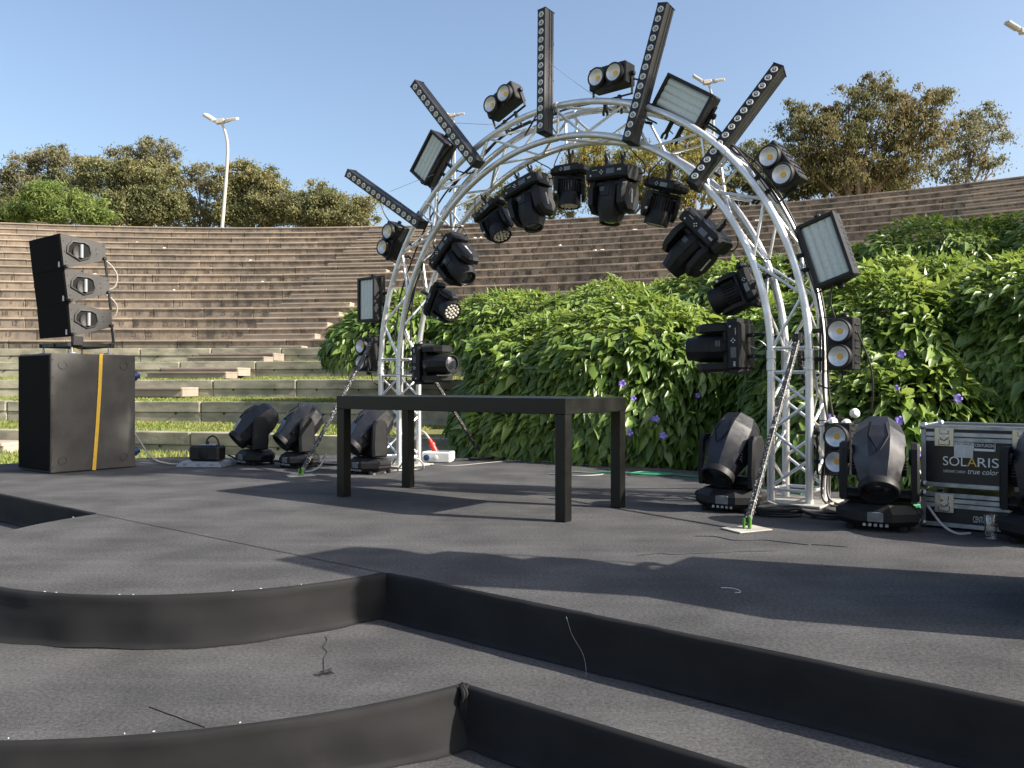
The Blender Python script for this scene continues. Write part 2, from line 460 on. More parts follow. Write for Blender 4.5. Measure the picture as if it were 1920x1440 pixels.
def ring(mb, r0, r1, z0, z1, n=90, zb0=None):
    """solid annular block"""
    v = []; f = []
    for k in range(n+1):
        ph = PH0 + (PH1-PH0)*k/n
        v += [amp(r0, ph, z0), amp(r0, ph, z1), amp(r1, ph, z1), amp(r1, ph, z0)]
    for k in range(n):
        a = k*4; b = a+4
        f += [(a, b, b+1, a+1), (a+1, b+1, b+2, a+2), (a+2, b+2, b+3, a+3)]
    mb.add(v, f)

amph = thing('amphitheatre', 'curved bowl of weathered stone seat rows behind the stage', 'amphitheatre')
# cores: solid ring under every row
for i, (rr, zz) in enumerate(ROWS):
    mb = MB(); ring(mb, rr+0.05, rr+1.02, zz-0.75, zz-0.012)
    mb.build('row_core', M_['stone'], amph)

def slab_mesh():
    mb = MB()
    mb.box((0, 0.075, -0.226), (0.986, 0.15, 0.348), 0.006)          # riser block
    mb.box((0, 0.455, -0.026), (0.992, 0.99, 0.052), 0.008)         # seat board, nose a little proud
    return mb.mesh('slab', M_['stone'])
SLAB = slab_mesh()
nsl = 0
rowobj = []
for i, (rr, zz) in enumerate(ROWS):
    row = new_obj('seat_row', None, amph); rowobj.append(row)
    L = 1.62
    nn = int((PH1-PH0)*rr/L); dphi = (PH1-PH0)/nn
    for k in range(nn):
        ph = PH0 + (k+0.5+0.5*(i % 2))*dphi
        if hidden(amp(rr, ph, zz-0.1)): continue
        jitter = random.uniform(-0.012, 0.012)
        o = new_obj('slab', SLAB, row, amp_M(rr+jitter, ph, zz+random.uniform(-0.006, 0.006)) @ S(dphi*rr, 1, 1))
        nsl += 1
print('slabs', nsl)
def step_mesh():
    mb = MB(); mb.box((0, -0.47, -0.62), (0.996, 0.94, 0.76), 0.01); mb.box((0, -0.5, -0.12), (1, 1, 0.24), 0.012); return mb.mesh('step', M_['step_stone'])
STEP = step_mesh()
for (a0, a1) in AISLES:
    stair = new_obj('aisle_stair', None, amph)
    am = (a0+a1)/2
    for i in range(len(ROWS)):
        rr, zz = ROWS[i]
        p = amp(rr-0.45, am, zz-0.2)
        if hidden(amp(rr-0.45, am, zz)): continue
        new_obj('step', STEP, stair, amp_M(rr-0.005, am, zz-0.205) @ S((a1-a0)*rr, 0.47, 0.2))
for j, (rr, zz) in enumerate(WALLS):                                # low steps on the grass tiers
    am = (AISLES[0][0]+AISLES[0][1])/2
    st_o = new_obj('terrace_step', None, amph)
    new_obj('step', STEP, st_o, amp_M(rr-0.01, am, zz-0.16) @ S((AISLES[0][1]-AISLES[0][0])*rr, 0.7, 0.2))
    if j >= 3:
        new_obj('step', STEP, st_o, amp_M(rr-0.7, am, zz-0.27) @ S((AISLES[0][1]-AISLES[0][0])*rr, 0.6, 0.16))
# grass terraces
def wall_mesh():
    mb = MB()
    mb.box((0, 0.13, -0.10), (0.99, 0.26, 0.20), 0.012)
    mb.box((0, 0.15, -0.325), (0.995, 0.26, 0.245), 0.008)
    return mb.mesh('wall_block', M_['concrete'])
WALLB = wall_mesh()
HOLE = MB().lathe([(0.022, 0), (0.022, 0.02)], 8, RX(90)).mesh('drain_hole', M_['hole'])
for j, (rr, zz) in enumerate(WALLS):
    wall = new_obj('terrace_wall', None, amph)
    mb = MB(); ring(mb, rr+0.06, rr+0.3, zz-0.6, zz-0.015); mb.build('wall_core', M_['concrete'], wall)
    L = 1.95
    nn = int((PH1-PH0)*rr/L); dphi = (PH1-PH0)/nn
    for k in range(nn):
        ph = PH0 + (k+0.5+0.37*j)*dphi
        if hidden(amp(rr, ph, zz)): continue
        new_obj('wall_block', WALLB, wall, amp_M(rr+random.uniform(-0.01,0.01), ph, zz+random.uniform(-0.006,0.006)) @ S(dphi*rr, 1, 1))
        for q in (-0.25, 0.25):
            new_obj('drain_hole', HOLE, wall, amp_M(rr+0.012, ph+q*dphi, zz-0.215))
# treads between the terrace walls
for j in range(len(WALLS)):
    rr, zz = WALLS[j]
    r2, z2 = WALLS[j+1] if j+1 < len(WALLS) else ROWS[0]
    mb = MB(); v = []; f = []; n = 120
    for k in range(n+1):
        ph = PH0 + (PH1-PH0)*k/n
        v += [amp(rr+0.24, ph, zz-0.03), amp((rr+r2)/2, ph, (zz-0.03+z2-0.40)/2), amp(r2+0.1, ph, z2-0.40)]
    for k in range(n):
        a = k*3; b = a+3
        f += [(a, b, b+1, a+1), (a+1, b+1, b+2, a+2)]
    tag(mb.add(v, f).build('lawn_terrace', M_['earth']), 'grass terrace between low concrete walls', 'terrace', kind='structure')
# seat numbers painted on the risers
def glyph(txt, size):
    cu = bpy.data.curves.new('glyph', 'FONT'); cu.body = txt; cu.size = size; cu.align_x = 'CENTER'; cu.align_y = 'CENTER'
    o = bpy.data.objects.new('glyph', cu); COL.objects.link(o)
    bpy.context.view_layer.update()
    me = bpy.data.meshes.new_from_object(o.evaluated_get(bpy.context.evaluated_depsgraph_get()))
    v = [tuple(q.co) for q in me.vertices]; f = [tuple(q.vertices) for q in me.polygons]
    bpy.data.objects.remove(o); bpy.data.curves.remove(cu); bpy.data.meshes.remove(me)
    return v, f
def text_mb(txt, size, M=None, mb=None):
    v, f = glyph(txt, size); mb = mb or MB(); return mb.add(v, f, M)
GL = {str(n): glyph(str(n), 0.2) for n in range(4, 60)}
for i in range(0, 9):
    rr, zz = ROWS[i]
    mb = MB()
    for n in range(4, 60):
        off = -2 + (i*5) % 3
        if n <= 28: ph = AISLES[0][0] - (28-n+0.7)*0.47/rr
        else: ph = AISLES[0][1] + (n-29+0.7)*0.47/rr
        if random.random() < 0.04 + 0.05*max(0, i-4): continue
        p = amp(rr, ph, zz-0.22)
        if hidden(p): continue
        v, f = GL[str(n)]
        mb.add(v, f, amp_M(rr-0.006, ph, zz-0.19) @ RX(90))
    if mb.v: mb.build('seat_numbers', M_['paint_dark'], rowobj[i])['kind'] = 'stuff'
# ground behind the bowl
mb = MB(); v = []; f = []; n = 60; rt, zt = ROWS[-1]
for k in range(n+1):
    ph = PH0 - 0.2 + (PH1-PH0+0.4)*k/n
    v += [amp(rt+0.9, ph, zt-0.2), amp(rt+6, ph, zt-0.25), amp(rt+300, ph, zt-6)]
for k in range(n):
    a = k*3; b = a+3; f += [(a, b, b+1, a+1), (a+1, b+1, b+2, a+2)]
tag(mb.add(v, f).build('hill', M_['dry']), 'level ground beyond the top seat row', 'hill', kind='structure')

# grass blades on terraces
def grass(points, h=0.06, name='grass', label=None):
    N = len(points); P = np.array(points)
    ang = rng.uniform(0, 2*np.pi, N); hh = h*rng.uniform(0.5, 1.5, N); w = 0.010 + 0.012*rng.random(N)
    lean = rng.normal(0, 0.4, (N, 2))*hh[:, None]
    dx = np.c_[np.cos(ang)*w, np.sin(ang)*w, np.zeros(N)]
    tip = P + np.c_[lean, hh]
    V = np.stack([P-dx, P+dx, tip], 1).reshape(-1, 3)
    F = np.arange(3*N).reshape(-1, 3)
    o = new_obj(name, np_mesh(name, V, F, M_['grass'], False, rng.random(N)))
    tag(o, label, 'grass', kind='stuff')
pts = []
for j in range(len(WALLS)):
    rr, zz = WALLS[j]
    r2, z2 = WALLS[j+1] if j+1 < len(WALLS) else ROWS[0]
    cnt = [36000, 26000, 20000, 15000, 6000][j]
    n = 0
    while n < cnt:
        ph = R(random.uniform(-14, 22)); t = random.random()
        if j == 4: t = t*0.55
        r_ = rr+0.22 + (r2-rr-0.2)*t
        p = amp(r_, ph, zz-0.03 + (z2-0.40-zz+0.03)*t)
        n += 1
        x, y = proj(p)
        if x < -60 or x > 960: continue
        if in_aisle(ph) and t > 0.75 and j < 4: continue
        if noise.noise(Vector((p.x*0.7, p.y*0.7, 3))) < -0.42: continue
        pts.append(tuple(p))
grass(pts, 0.042, 'terrace_grass', 'short sunlit grass on the terraces behind the stage')
pts = []
for k in range(14000):
    p = amp(random.uniform(24.0, 27.05), R(random.uniform(-3, 16)), -0.22)
    if (p - Vector((-2, 5, -0.22))).length > 4.6: pts.append(tuple(p))
grass(pts, 0.06, 'lawn_grass', 'short grass strip between stage back edge and lowest wall')

# ------------------------------------------------------------------ stage
stage = thing('stage', 'black carpeted stage with curved front steps', 'stage')
def arc_uw(rad, w0, n=72):
    a = math.asin((w0-CW)/rad)
    return [(rad*math.cos(math.pi-a - (math.pi-2*a)*k/n), CW + rad*math.sin(math.pi-a - (math.pi-2*a)*k/n)) for k in range(n+1)]
def deck(poly, z, name, m=None, parent=stage):
    from mathutils.geometry import tessellate_polygon
    v = [st(u, w, z) for u, w in poly]
    tri = tessellate_polygon([v])
    return MB().add(v, [tuple(t) for t in tri]).build(name, m or M_['carpet'], parent)
def skirt(line, ztop, h, seed, wr=0.006, sag=0.004):
    """cloth hanging over an edge; line of (u,w) with the outside on its left in (u,w) order -> computed normal"""
    # densify
    P = []
    for k in range(len(line)-1):
        a = Vector((*line[k], 0)); b = Vector((*line[k+1], 0)); n = max(1, int((b-a).length/0.035))
        for i in range(n): P.append(a.lerp(b, i/n))
    P.append(Vector((*line[-1], 0)))
    prof = [(-0.014, 0.0), (-0.004, -0.003), (0.001, -0.011), (0.003, -0.03), (0.003, -0.055), (0.002, -0.085), (0.001, -0.115), (0.002, -0.145), (0.004, -0.175), (0.010, -h+0.004), (0.024, -h+0.002)]
    v = []; f = []; m = len(prof); s = 0
    for k, p in enumerate(P):
        t = (P[min(k+1, len(P)-1)] - P[max(k-1, 0)]).normalized()
        nrm = Vector((-t.y, t.x, 0))
        if k: s += (P[k]-P[k-1]).length
        ledge = 0.009*noise.noise(Vector((s*3.1, seed, 0))) + 0.007*noise.noise(Vector((s*9, seed, 5)))*max(0, noise.noise(Vector((s*1.7, seed, 8))))*3
        for q, (o, z) in enumerate(prof):
            g = max(0.0, min(1.0, -z/h))
            fold = noise.noise(Vector((s*2.6 + z*2.0, seed*3.1, z*2.2)))*1.3 + 0.5*noise.noise(Vector((s*6.5, seed*7.7, z*5)))
            oo = o + (ledge if q < 4 else 0) + wr*fold*g**0.8*2.2 + (wr*1.2*g if q >= 5 else 0)
            zz = z + ((0.006*noise.noise(Vector((s*1.9, seed, 9))) + 0.006*max(0, noise.noise(Vector((s*7.0, seed, 3))))) if 0 < q < 4 else 0)
            if q >= m-2: zz = -h + 0.003 + max(0, 0.010*noise.noise(Vector((s*2.3, seed, 2)))) - (0.001 if q == m-1 else 0)
            if q == 0: oo = o - 0.01; zz = 0.0
            w = p + nrm*oo
            v.append(st(w.x, w.y, ztop+zz))
    for k in range(len(P)-1):
        for q in range(m-1):
            a = k*m+q
            f.append((a, a+1, a+m+1, a+m))
    return MB().add(v, f).build('skirt', M_['skirt'], stage, sharp=80)

# main deck outline (behind the line w = 0), thrust (disc segment in front of it)
cen = Vector((-2.0, 5.0, 0))
def main_back(n=80):
    c_u = (cen-SO).dot(SU); c_w = (cen-SO).dot(SW)
    out = []
    for k in range(n+1):
        a = math.pi*k/n                      # 0 = right end, pi = left end
        rad = 4.78 + 0.95*max(0, math.cos(a))**1.5 + 0.35*max(0, -math.cos(a))**3
        out.append((c_u + rad*math.cos(a), min(-0.02, c_w - rad*math.sin(a))))
    return out
mbk = main_back()
U0 = mbk[-1][0]; U1 = mbk[0][0]
deck([(U0, -0.02), (-1.40, -0.02), (-1.37, -0.004), (1.37, -0.004), (1.40, -0.02), (U1, -0.02)] + mbk[1:-1], 0.0, 'main_deck')
a1 = arc_uw(1.383-0.02, 0.0045)
deck(a1[::-1], 0.0, 'thrust_deck')
deck([(-1.5, -0.05), (1.5, -0.05), (1.3, 0.05), (-1.3, 0.05)], -0.018, 'seam_filler', M_['gap'])
A1 = arc_uw(1.383, 0.0)
skirt([(-1.374, 0), (U0, 0)][::-1], 0, 0.2, 1.0)
skirt(A1, 0, 0.2, 2.0, wr=0.02)
skirt([(1.374, 0), (U1, 0)], 0, 0.2, 3.0)
# back skirt of the main deck
bk = [(u, w) for u, w in mbk]
skirt(bk, 0, 0.24, 4.0)
# first step
A2 = arc_uw(2.28, 0.41)
A2i = arc_uw(2.26, 0.39)
deck([(-6.2, 0.39)] + A2i + [(6.0, 0.39), (6.0, -1.0), (-6.2, -1.0)], -0.2, 'step_deck')
skirt([(-6.2, 0.41), A2[0]], -0.2, 0.2, 5.0)
skirt(A2, -0.2, 0.2, 6.0, wr=0.016)
skirt([A2[-1], (6.0, 0.41)], -0.2, 0.2, 7.0)
A3 = arc_uw(3.2, 0.95)
A3i = arc_uw(3.18, 0.93)
deck([(-6.6, 0.93)] + A3i + [(6.4, 0.93), (6.4, -0.4), (-6.6, -0.4)], -0.4, 'lower_step_deck')
skirt([(-6.6, 0.95), A3[0]], -0.4, 0.22, 8.0)
skirt(A3, -0.4, 0.22, 9.0, wr=0.01)
skirt([A3[-1], (6.4, 0.95)], -0.4, 0.22, 10.0)
# gathered cloth knot on the corner of the first step
mb = MB(); cpt = st(A2[-1][0], 0.41, -0.2)
for k in range(5):
    a = random.uniform(0, 6.28)
    mb.path(crom([cpt + Vector((0.012*math.cos(a), 0.012*math.sin(a), 0.004)), cpt + Vector((0.02*math.cos(a+0.7), 0.02*math.sin(a+0.7)-0.01, -0.02)), cpt + Vector((0.012*math.cos(a), -0.02, -0.06)), cpt+Vector((0.005*math.cos(a*2), -0.012, -0.11))], 4), 0.008, 6)
mb.build('cloth_knot', M_['skirt'], stage)
# pale staples along the curved edges
mb = MB()
for (line, z) in ((A1, 0.0), (A2, -0.2)):
    for k in range(3, len(line)-3):
        if random.random() < 0.16:
            u, w = line[k]; q = 1 - 0.012
            p = st(u*q, CW+(w-CW)*q, z+0.003); a = random.uniform(0, 3.14)
            mb.box((0,0,0), (0.007, 0.0025, 0.0015), 0, T(*p) @ Matrix.Rotation(a, 4, 'Z'))
o = mb.build('staples', M_['print_white'], stage); o['kind'] = 'stuff'
# loose lint threads and torn carpet edge
def thread(name, pts, r, m, label, cat='thread', n=6, group=None):
    o = MB().path(crom(pts, 8), r, n).build(name, m)
    return tag(o, label, cat, group)
def g(px, py, z=0.0):
    Y = FOC*(CAMZ-z)/(py-720); return Vector(((px-960)/FOC*Y, Y, z))
def wob(p0, p1, amp_, n, z, seed):
    out = []
    for k in range(n+1):
        t = k/n; p = Vector(p0).lerp(Vector(p1), t)
        out.append(p + Vector((noise.noise(Vector((t*5, seed, 0))), noise.noise(Vector((t*5, seed, 4))), 0))*amp_ + Vector((0, 0, z)))
    return out
thread('loose_thread', wob((-0.775, 3.44, -0.2), (-0.69, 3.04, -0.2), 0.02, 6, 0.002, 1), 0.0009, M_['cable'], 'black thread trailing over the step in front of the curved edge')
kn = [Vector((-0.675 + 0.04*math.cos(t*1.9)*random.uniform(0.3, 1), 3.0 + 0.035*math.sin(t*2.3)*random.uniform(0.3, 1), -0.197 + random.uniform(0, 0.008))) for t in range(26)]
thread('thread_tangle', kn, 0.0011, M_['cable'], 'small tangle of black threads lying on the first step', 'thread')
thread('frayed_thread', wob((1.02, 4.62, 0), (1.75, 4.32, 0), 0.14, 9, 0.002, 3), 0.0022, M_['cable'], 'frayed black carpet thread lying before the right tower brace')
thread('long_thread', wob((0.62, 4.1, 0), (1.35, 4.22, 0), 0.07, 8, 0.002, 5), 0.0016, M_['cable'], 'long thin black thread on the stage right of the table shadow')
thread('carpet_tear', wob((-1.178, 2.69, -0.2), (-0.938, 2.53, -0.2), 0.004, 6, 0.001, 8), 0.0022, M_['gap'], 'short straight black slit in the carpet of the lower left step', 'tear')
thread('pale_thread', [st(2.37, 0.012, -0.02), st(2.40, 0.018, -0.08), st(2.45, 0.022, -0.14), st(2.47, 0.03, -0.193), st(2.50, 0.08, -0.197)], 0.0007, M_['cable_grey'], 'thin pale thread hanging over the upper step riser')
thread('white_curl', [g(1352, 1103)+Vector((0,0,.003)), g(1372, 1104)+Vector((0,0,.003)), g(1386, 1108)+Vector((0,0,.003)), g(1388, 1112)+Vector((0,0,.003)), g(1378, 1112)+Vector((0,0,.003))], 0.001, M_['print_white'], 'small white curl of thread in the shaded part of the stage')

# ------------------------------------------------------------------ arch truss
AA = Vector((0.7682, -0.6402, 0)); AN = Vector((-0.6402, -0.7682, 0)); ACN = Vector((0.44, 7.29, 0))
Z0 = 1.02; RI = 1.957; RO = 2.232; HW = 0.1375; RT = 0.0275
def pl(s, z, d=0.0): p = ACN + AA*s + AN*d; return Vector((p.x, p.y, z))
def arc(r, deg, d): a = R(deg); return pl(r*math.cos(a), Z0 + r*math.sin(a), d)
def arch_M(s, z, d=0.0, rot=0.0):
    """frame: X along the arch, -Y towards the audience side, Z up, turned by rot about Y"""
    return basis(pl(s, z, d), AA, -AN, Vector((0,0,1))) @ RY(rot)
truss = thing('truss_arch', 'silver aluminium box truss arch hung with stage lights', 'truss')
for r in (RI, RO):
    for d in (-HW, HW):
        MB().path([arc(r, a, d) for a in np.linspace(0, 180, 73)], RT, 12).build('arch_chord', M_['alu'], truss)
TW = []
for sx in (-1, 1):
    for r in (RI, RO):
        for d in (-HW, HW):
            TW.append((sx*r, d))
            MB().tube(pl(sx*r, 0.02, d), pl(sx*r, Z0, d), RT, 12).build('tower_chord', M_['alu'], truss)
            MB().lathe([(RT+0.001, -0.075), (RT+0.006, -0.07), (RT+0.006, -0.012), (RT+0.002, -0.008), (RT+0.002, 0.008), (RT+0.006, 0.012), (RT+0.006, 0.07), (RT+0.001, 0.075)], 14, T(*pl(sx*r, Z0, d))).build('coupler', M_['alu'], truss)
for a in (45, 90, 135):
    for r in (RI, RO):
        for d in (-HW, HW):
            M = arch_M(r*math.cos(R(a)), Z0+r*math.sin(R(a)), d, 90-a) @ RY(90)
            MB().lathe([(RT+0.001, -0.06), (RT+0.005, -0.055), (RT+0.005, 0.055), (RT+0.001, 0.06)], 14, M).build('coupler', M_['alu'], truss)
UNIT = MB().lathe([(0.0115, 0), (0.0115, 1)], 8).mesh('brace', M_['alu'])
def brace(p0, p1, me=UNIT, name='brace'):
    d = p1-p0
    q = d.to_track_quat('Z', 'Y').to_matrix().to_4x4()
    return new_obj(name, me, truss, Matrix.Translation(p0) @ q @ S(1, 1, d.length))
NB = 18
for k in range(NB):
    t0 = 2 + 176*k/NB; t1 = 2 + 176*(k+1)/NB
    ra, rb = (RI, RO) if k % 2 == 0 else (RO, RI)
    for d in (-HW, HW): brace(arc(ra, t0, d), arc(rb, t1, d))
    da, db = (-HW, HW) if k % 2 == 0 else (HW, -HW)
    brace(arc(RI, t0, da), arc(RI, t1, db)); brace(arc(RO, t0, da), arc(RO, t1, db))
for a in (45, 90, 135):
    for da in (-1.6, 1.6):
        brace(arc(RI, a+da, HW), arc(RO, a+da, HW)); brace(arc(RI, a+da, -HW), arc(RO, a+da, -HW))
for sx in (-1, 1):
    for z in (0.10, Z0-0.085, Z0+0.085):
        cs = [(sx*RI, -HW), (sx*RI, HW), (sx*RO, HW), (sx*RO, -HW)]
        for q in range(4): brace(pl(cs[q][0], z, cs[q][1]), pl(cs[(q+1) % 4][0], z, cs[(q+1) % 4][1]))
    lv = np.linspace(0.12, Z0-0.1, 5)
    for k in range(4):
        z0, z1 = lv[k], lv[k+1]
        for d in (-HW, HW):
            ra, rb = (RI, RO) if (k % 2 == 0) == (d > 0) else (RO, RI)
            brace(pl(sx*ra, z0, d), pl(sx*rb, z1, d))
        a, b = (-HW, HW) if k % 2 == 0 else (HW, -HW)
        brace(pl(sx*RI, z0, a), pl(sx*RI, z1, b)); brace(pl(sx*RO, z0, b), pl(sx*RO, z1, a))
    sm = sx*(RI+RO)/2
    MB().box((0,0,0.012), (0.5, 0.5, 0.016), 0.003).build('foot_plate', M_['plate'], truss, arch_M(sm, 0))

# ------------------------------------------------------------------ light fixtures: kits of shared meshes
def octo(rx, ry, z, n=12, ph=None, sq=0.0):
    ph = math.pi/n if ph is None else ph
    out = []
    for i in range(n):
        a = ph + 2*math.pi*i/n
        c, s = math.cos(a), math.sin(a)
        if sq:
            m = max(abs(c), abs(s)); k = (1-sq) + sq/m
            c *= k; s *= k
        out.append((rx*c, ry*s, z))
    return out

def kit_blinder():
    P = []
    h = MB(); h.box((0, 0.02, 0), (0.36, 0.15, 0.18), 0.008); h.box((0, 0.10, 0), (0.30, 0.03, 0.14), 0.006)
    for k in range(6): h.box((-0.13+0.052*k, 0.02, 0.092), (0.012, 0.11, 0.012), 0.002)
    P.append(('housing', h.mesh('housing', M_['black']), 'b', None))
    for sx in (-1, 1):
        M = T(sx*0.086, -0.055, 0) @ RX(90)
        P.append(('bezel', MB().lathe([(0.083, -0.002), (0.083, 0.036), (0.079, 0.042), (0.069, 0.042), (0.067, 0.030)], 24, M, False, False).mesh('bezel', M_['black']), 'b', None))
        P.append(('reflector', MB().lathe([(0.068, 0.036), (0.058, 0.024), (0.040, 0.012), (0.022, 0.004)], 24, M, False, True).mesh('reflector', M_['reflector']), 'b', None))
        P.append(('led_chip', MB().lathe([(0.021, 0.003), (0.021, 0.008)], 16, M).mesh('led_chip', M_['cob']), 'b', None))
    b = MB()
    b.box((-0.19, 0.03, -0.07), (0.006, 0.03, 0.19), 0.002); b.box((0.19, 0.03, -0.07), (0.006, 0.03, 0.19), 0.002); b.box((0, 0.03, -0.165), (0.386, 0.03, 0.006), 0.002)
    P.append(('bracket', b.mesh('bracket', M_['black']), 'b', None))
    for sx in (-1, 1):
        P.append(('knob', MB().lathe([(0.018, 0), (0.02, 0.006), (0.02, 0.02), (0.012, 0.024)], 10, T(sx*0.193, 0.03, 0) @ RY(90*sx)).mesh('knob', M_['plastic']), 'b', None))
    return P
def clamp_mesh():
    c = MB(); c.box((0, 0, 0.0), (0.03, 0.035, 0.11), 0.006)
    ri = 0.03
    c.path([(0, ri*math.cos(t)*1.05, -0.075+ri*math.sin(t)*1.05) for t in np.linspace(-0.6, 3.9, 12)], 0.011, 6)
    c.path([(0.0, 0.035, -0.02), (0.012, 0.075, -0.03)], 0.005, 6)
    return c.mesh('clamp', M_['black'])
CLAMP = clamp_mesh()
def kit_strobe():
    P = []
    h = MB(); h.box((0, 0.045, 0), (0.47, 0.10, 0.275), 0.01)
    h.box((0, 0.11, 0), (0.30, 0.05, 0.17), 0.008)
    for sz in (-1, 1): h.box((0, -0.02, sz*0.124), (0.47, 0.05, 0.027), 0.004)
    for sx in (-1, 1): h.box((sx*0.2215, -0.02, 0), (0.027, 0.05, 0.221), 0.004)
    P.append(('housing', h.mesh('housing', M_['black']), 'b', None))
    p = MB(); p.box((0, -0.012, 0), (0.416, 0.012, 0.221), 0)
    P.append(('reflector_panel', p.mesh('reflector_panel', M_['diffuser']), 'b', None))
    for k in range(4):
        t = MB(); z = -0.083+0.0553*k
        t.prism([(-0.0265, 0), (-0.016, 0.006), (0, 0.009), (0.016, 0.006), (0.0265, 0)], -0.206, 0.206, T(0, -0.0182, z) @ basis((0,0,0), (0,0,1), (0,-1,0), (1,0,0)))
        P.append(('lens_strip', t.mesh('lens_strip', M_['diffuser']), 'b', None))
    b = MB()
    for sx in (-1, 1): b.box((sx*0.245, 0.06, -0.05), (0.006, 0.035, 0.25), 0.002)
    b.box((0, 0.06, -0.175), (0.496, 0.035, 0.006), 0.002)
    P.append(('bracket', b.mesh('bracket', M_['black']), 'b', None))
    k = MB()
    for sx in (-1, 1): k.lathe([(0.02, 0), (0.024, 0.008), (0.024, 0.026), (0.014, 0.03)], 10, T(sx*0.248, 0.06, 0) @ RY(90*sx))
    P.append(('knob', k.mesh('knob', M_['plastic']), 'b', None))
    v = MB()
    for q in range(9): v.box((-0.16+0.04*q, 0.06, 0.138), (0.022, 0.06, 0.004), 0.001)
    P.append(('vent', v.mesh('vent', M_['plastic']), 'b', None))
    return P
def kit_bar():
    P = []
    L = 1.1
    prof = [(-0.036,-0.03),(-0.034,-0.042),(0.034,-0.042),(0.036,-0.03),(0.036,0.0),(0.031,0.004),(0.031,0.010),(0.036,0.014),(0.036,0.03),(0.031,0.034),(0.031,0.04),(0.036,0.044),(0.036,0.062),(0.028,0.07),(-0.028,0.07),(-0.036,0.062),(-0.036,0.044),(-0.031,0.04),(-0.031,0.034),(-0.036,0.03),(-0.036,0.014),(-0.031,0.010),(-0.031,0.004),(-0.036,0.0)]
    prof = [(x*1.22, y*1.15-0.003) for x, y in prof]
    P.append(('housing', MB().prism(prof, -L/2+0.006, L/2-0.006).mesh('housing', M_['bar_black'], 20), 'b', None))
    for sz in (-1, 1):
        P.append(('end_cap', MB().box((0, 0.014, sz*(L/2-0.003)), (0.092, 0.135, 0.008), 0.002).mesh('end_cap', M_['black']), 'b', None))
    ring = MB().lathe([(0.026, -0.002), (0.026, 0.004), (0.023, 0.006), (0.012, 0.003)], 16, RX(90), False, False).mesh('lens_ring', M_['lens_clear'])
    eye = MB().lathe([(0.0135, 0.0), (0.013, 0.005), (0.009, 0.006)], 16, RX(90)).mesh('lens', M_['lens'])
    core = MB().lathe([(0.006, 0.004), (0.0055, 0.008), (0.003, 0.009)], 10, RX(90)).mesh('led', M_['lens_clear'])
    for k in range(14):
        z = -L/2 + 0.055 + (L-0.11)*k/13
        P.append(('lens_ring', ring, 'b', T(0, -0.052, z))); P.append(('lens', eye, 'b', T(0, -0.052, z))); P.append(('led', core, 'b', T(0, -0.052, z)))
    b = MB()
    for z in (-0.33, 0.28): b.box((0.0, 0.085, z), (0.05, 0.04, 0.035), 0.006)
    b.path([(0, 0.10, -0.33), (0, 0.15, -0.33), (0.05, 0.17, -0.33)], 0.012, 6)
    P.append(('bracket', b.mesh('bracket', M_['black']), 'b', None))
    return P
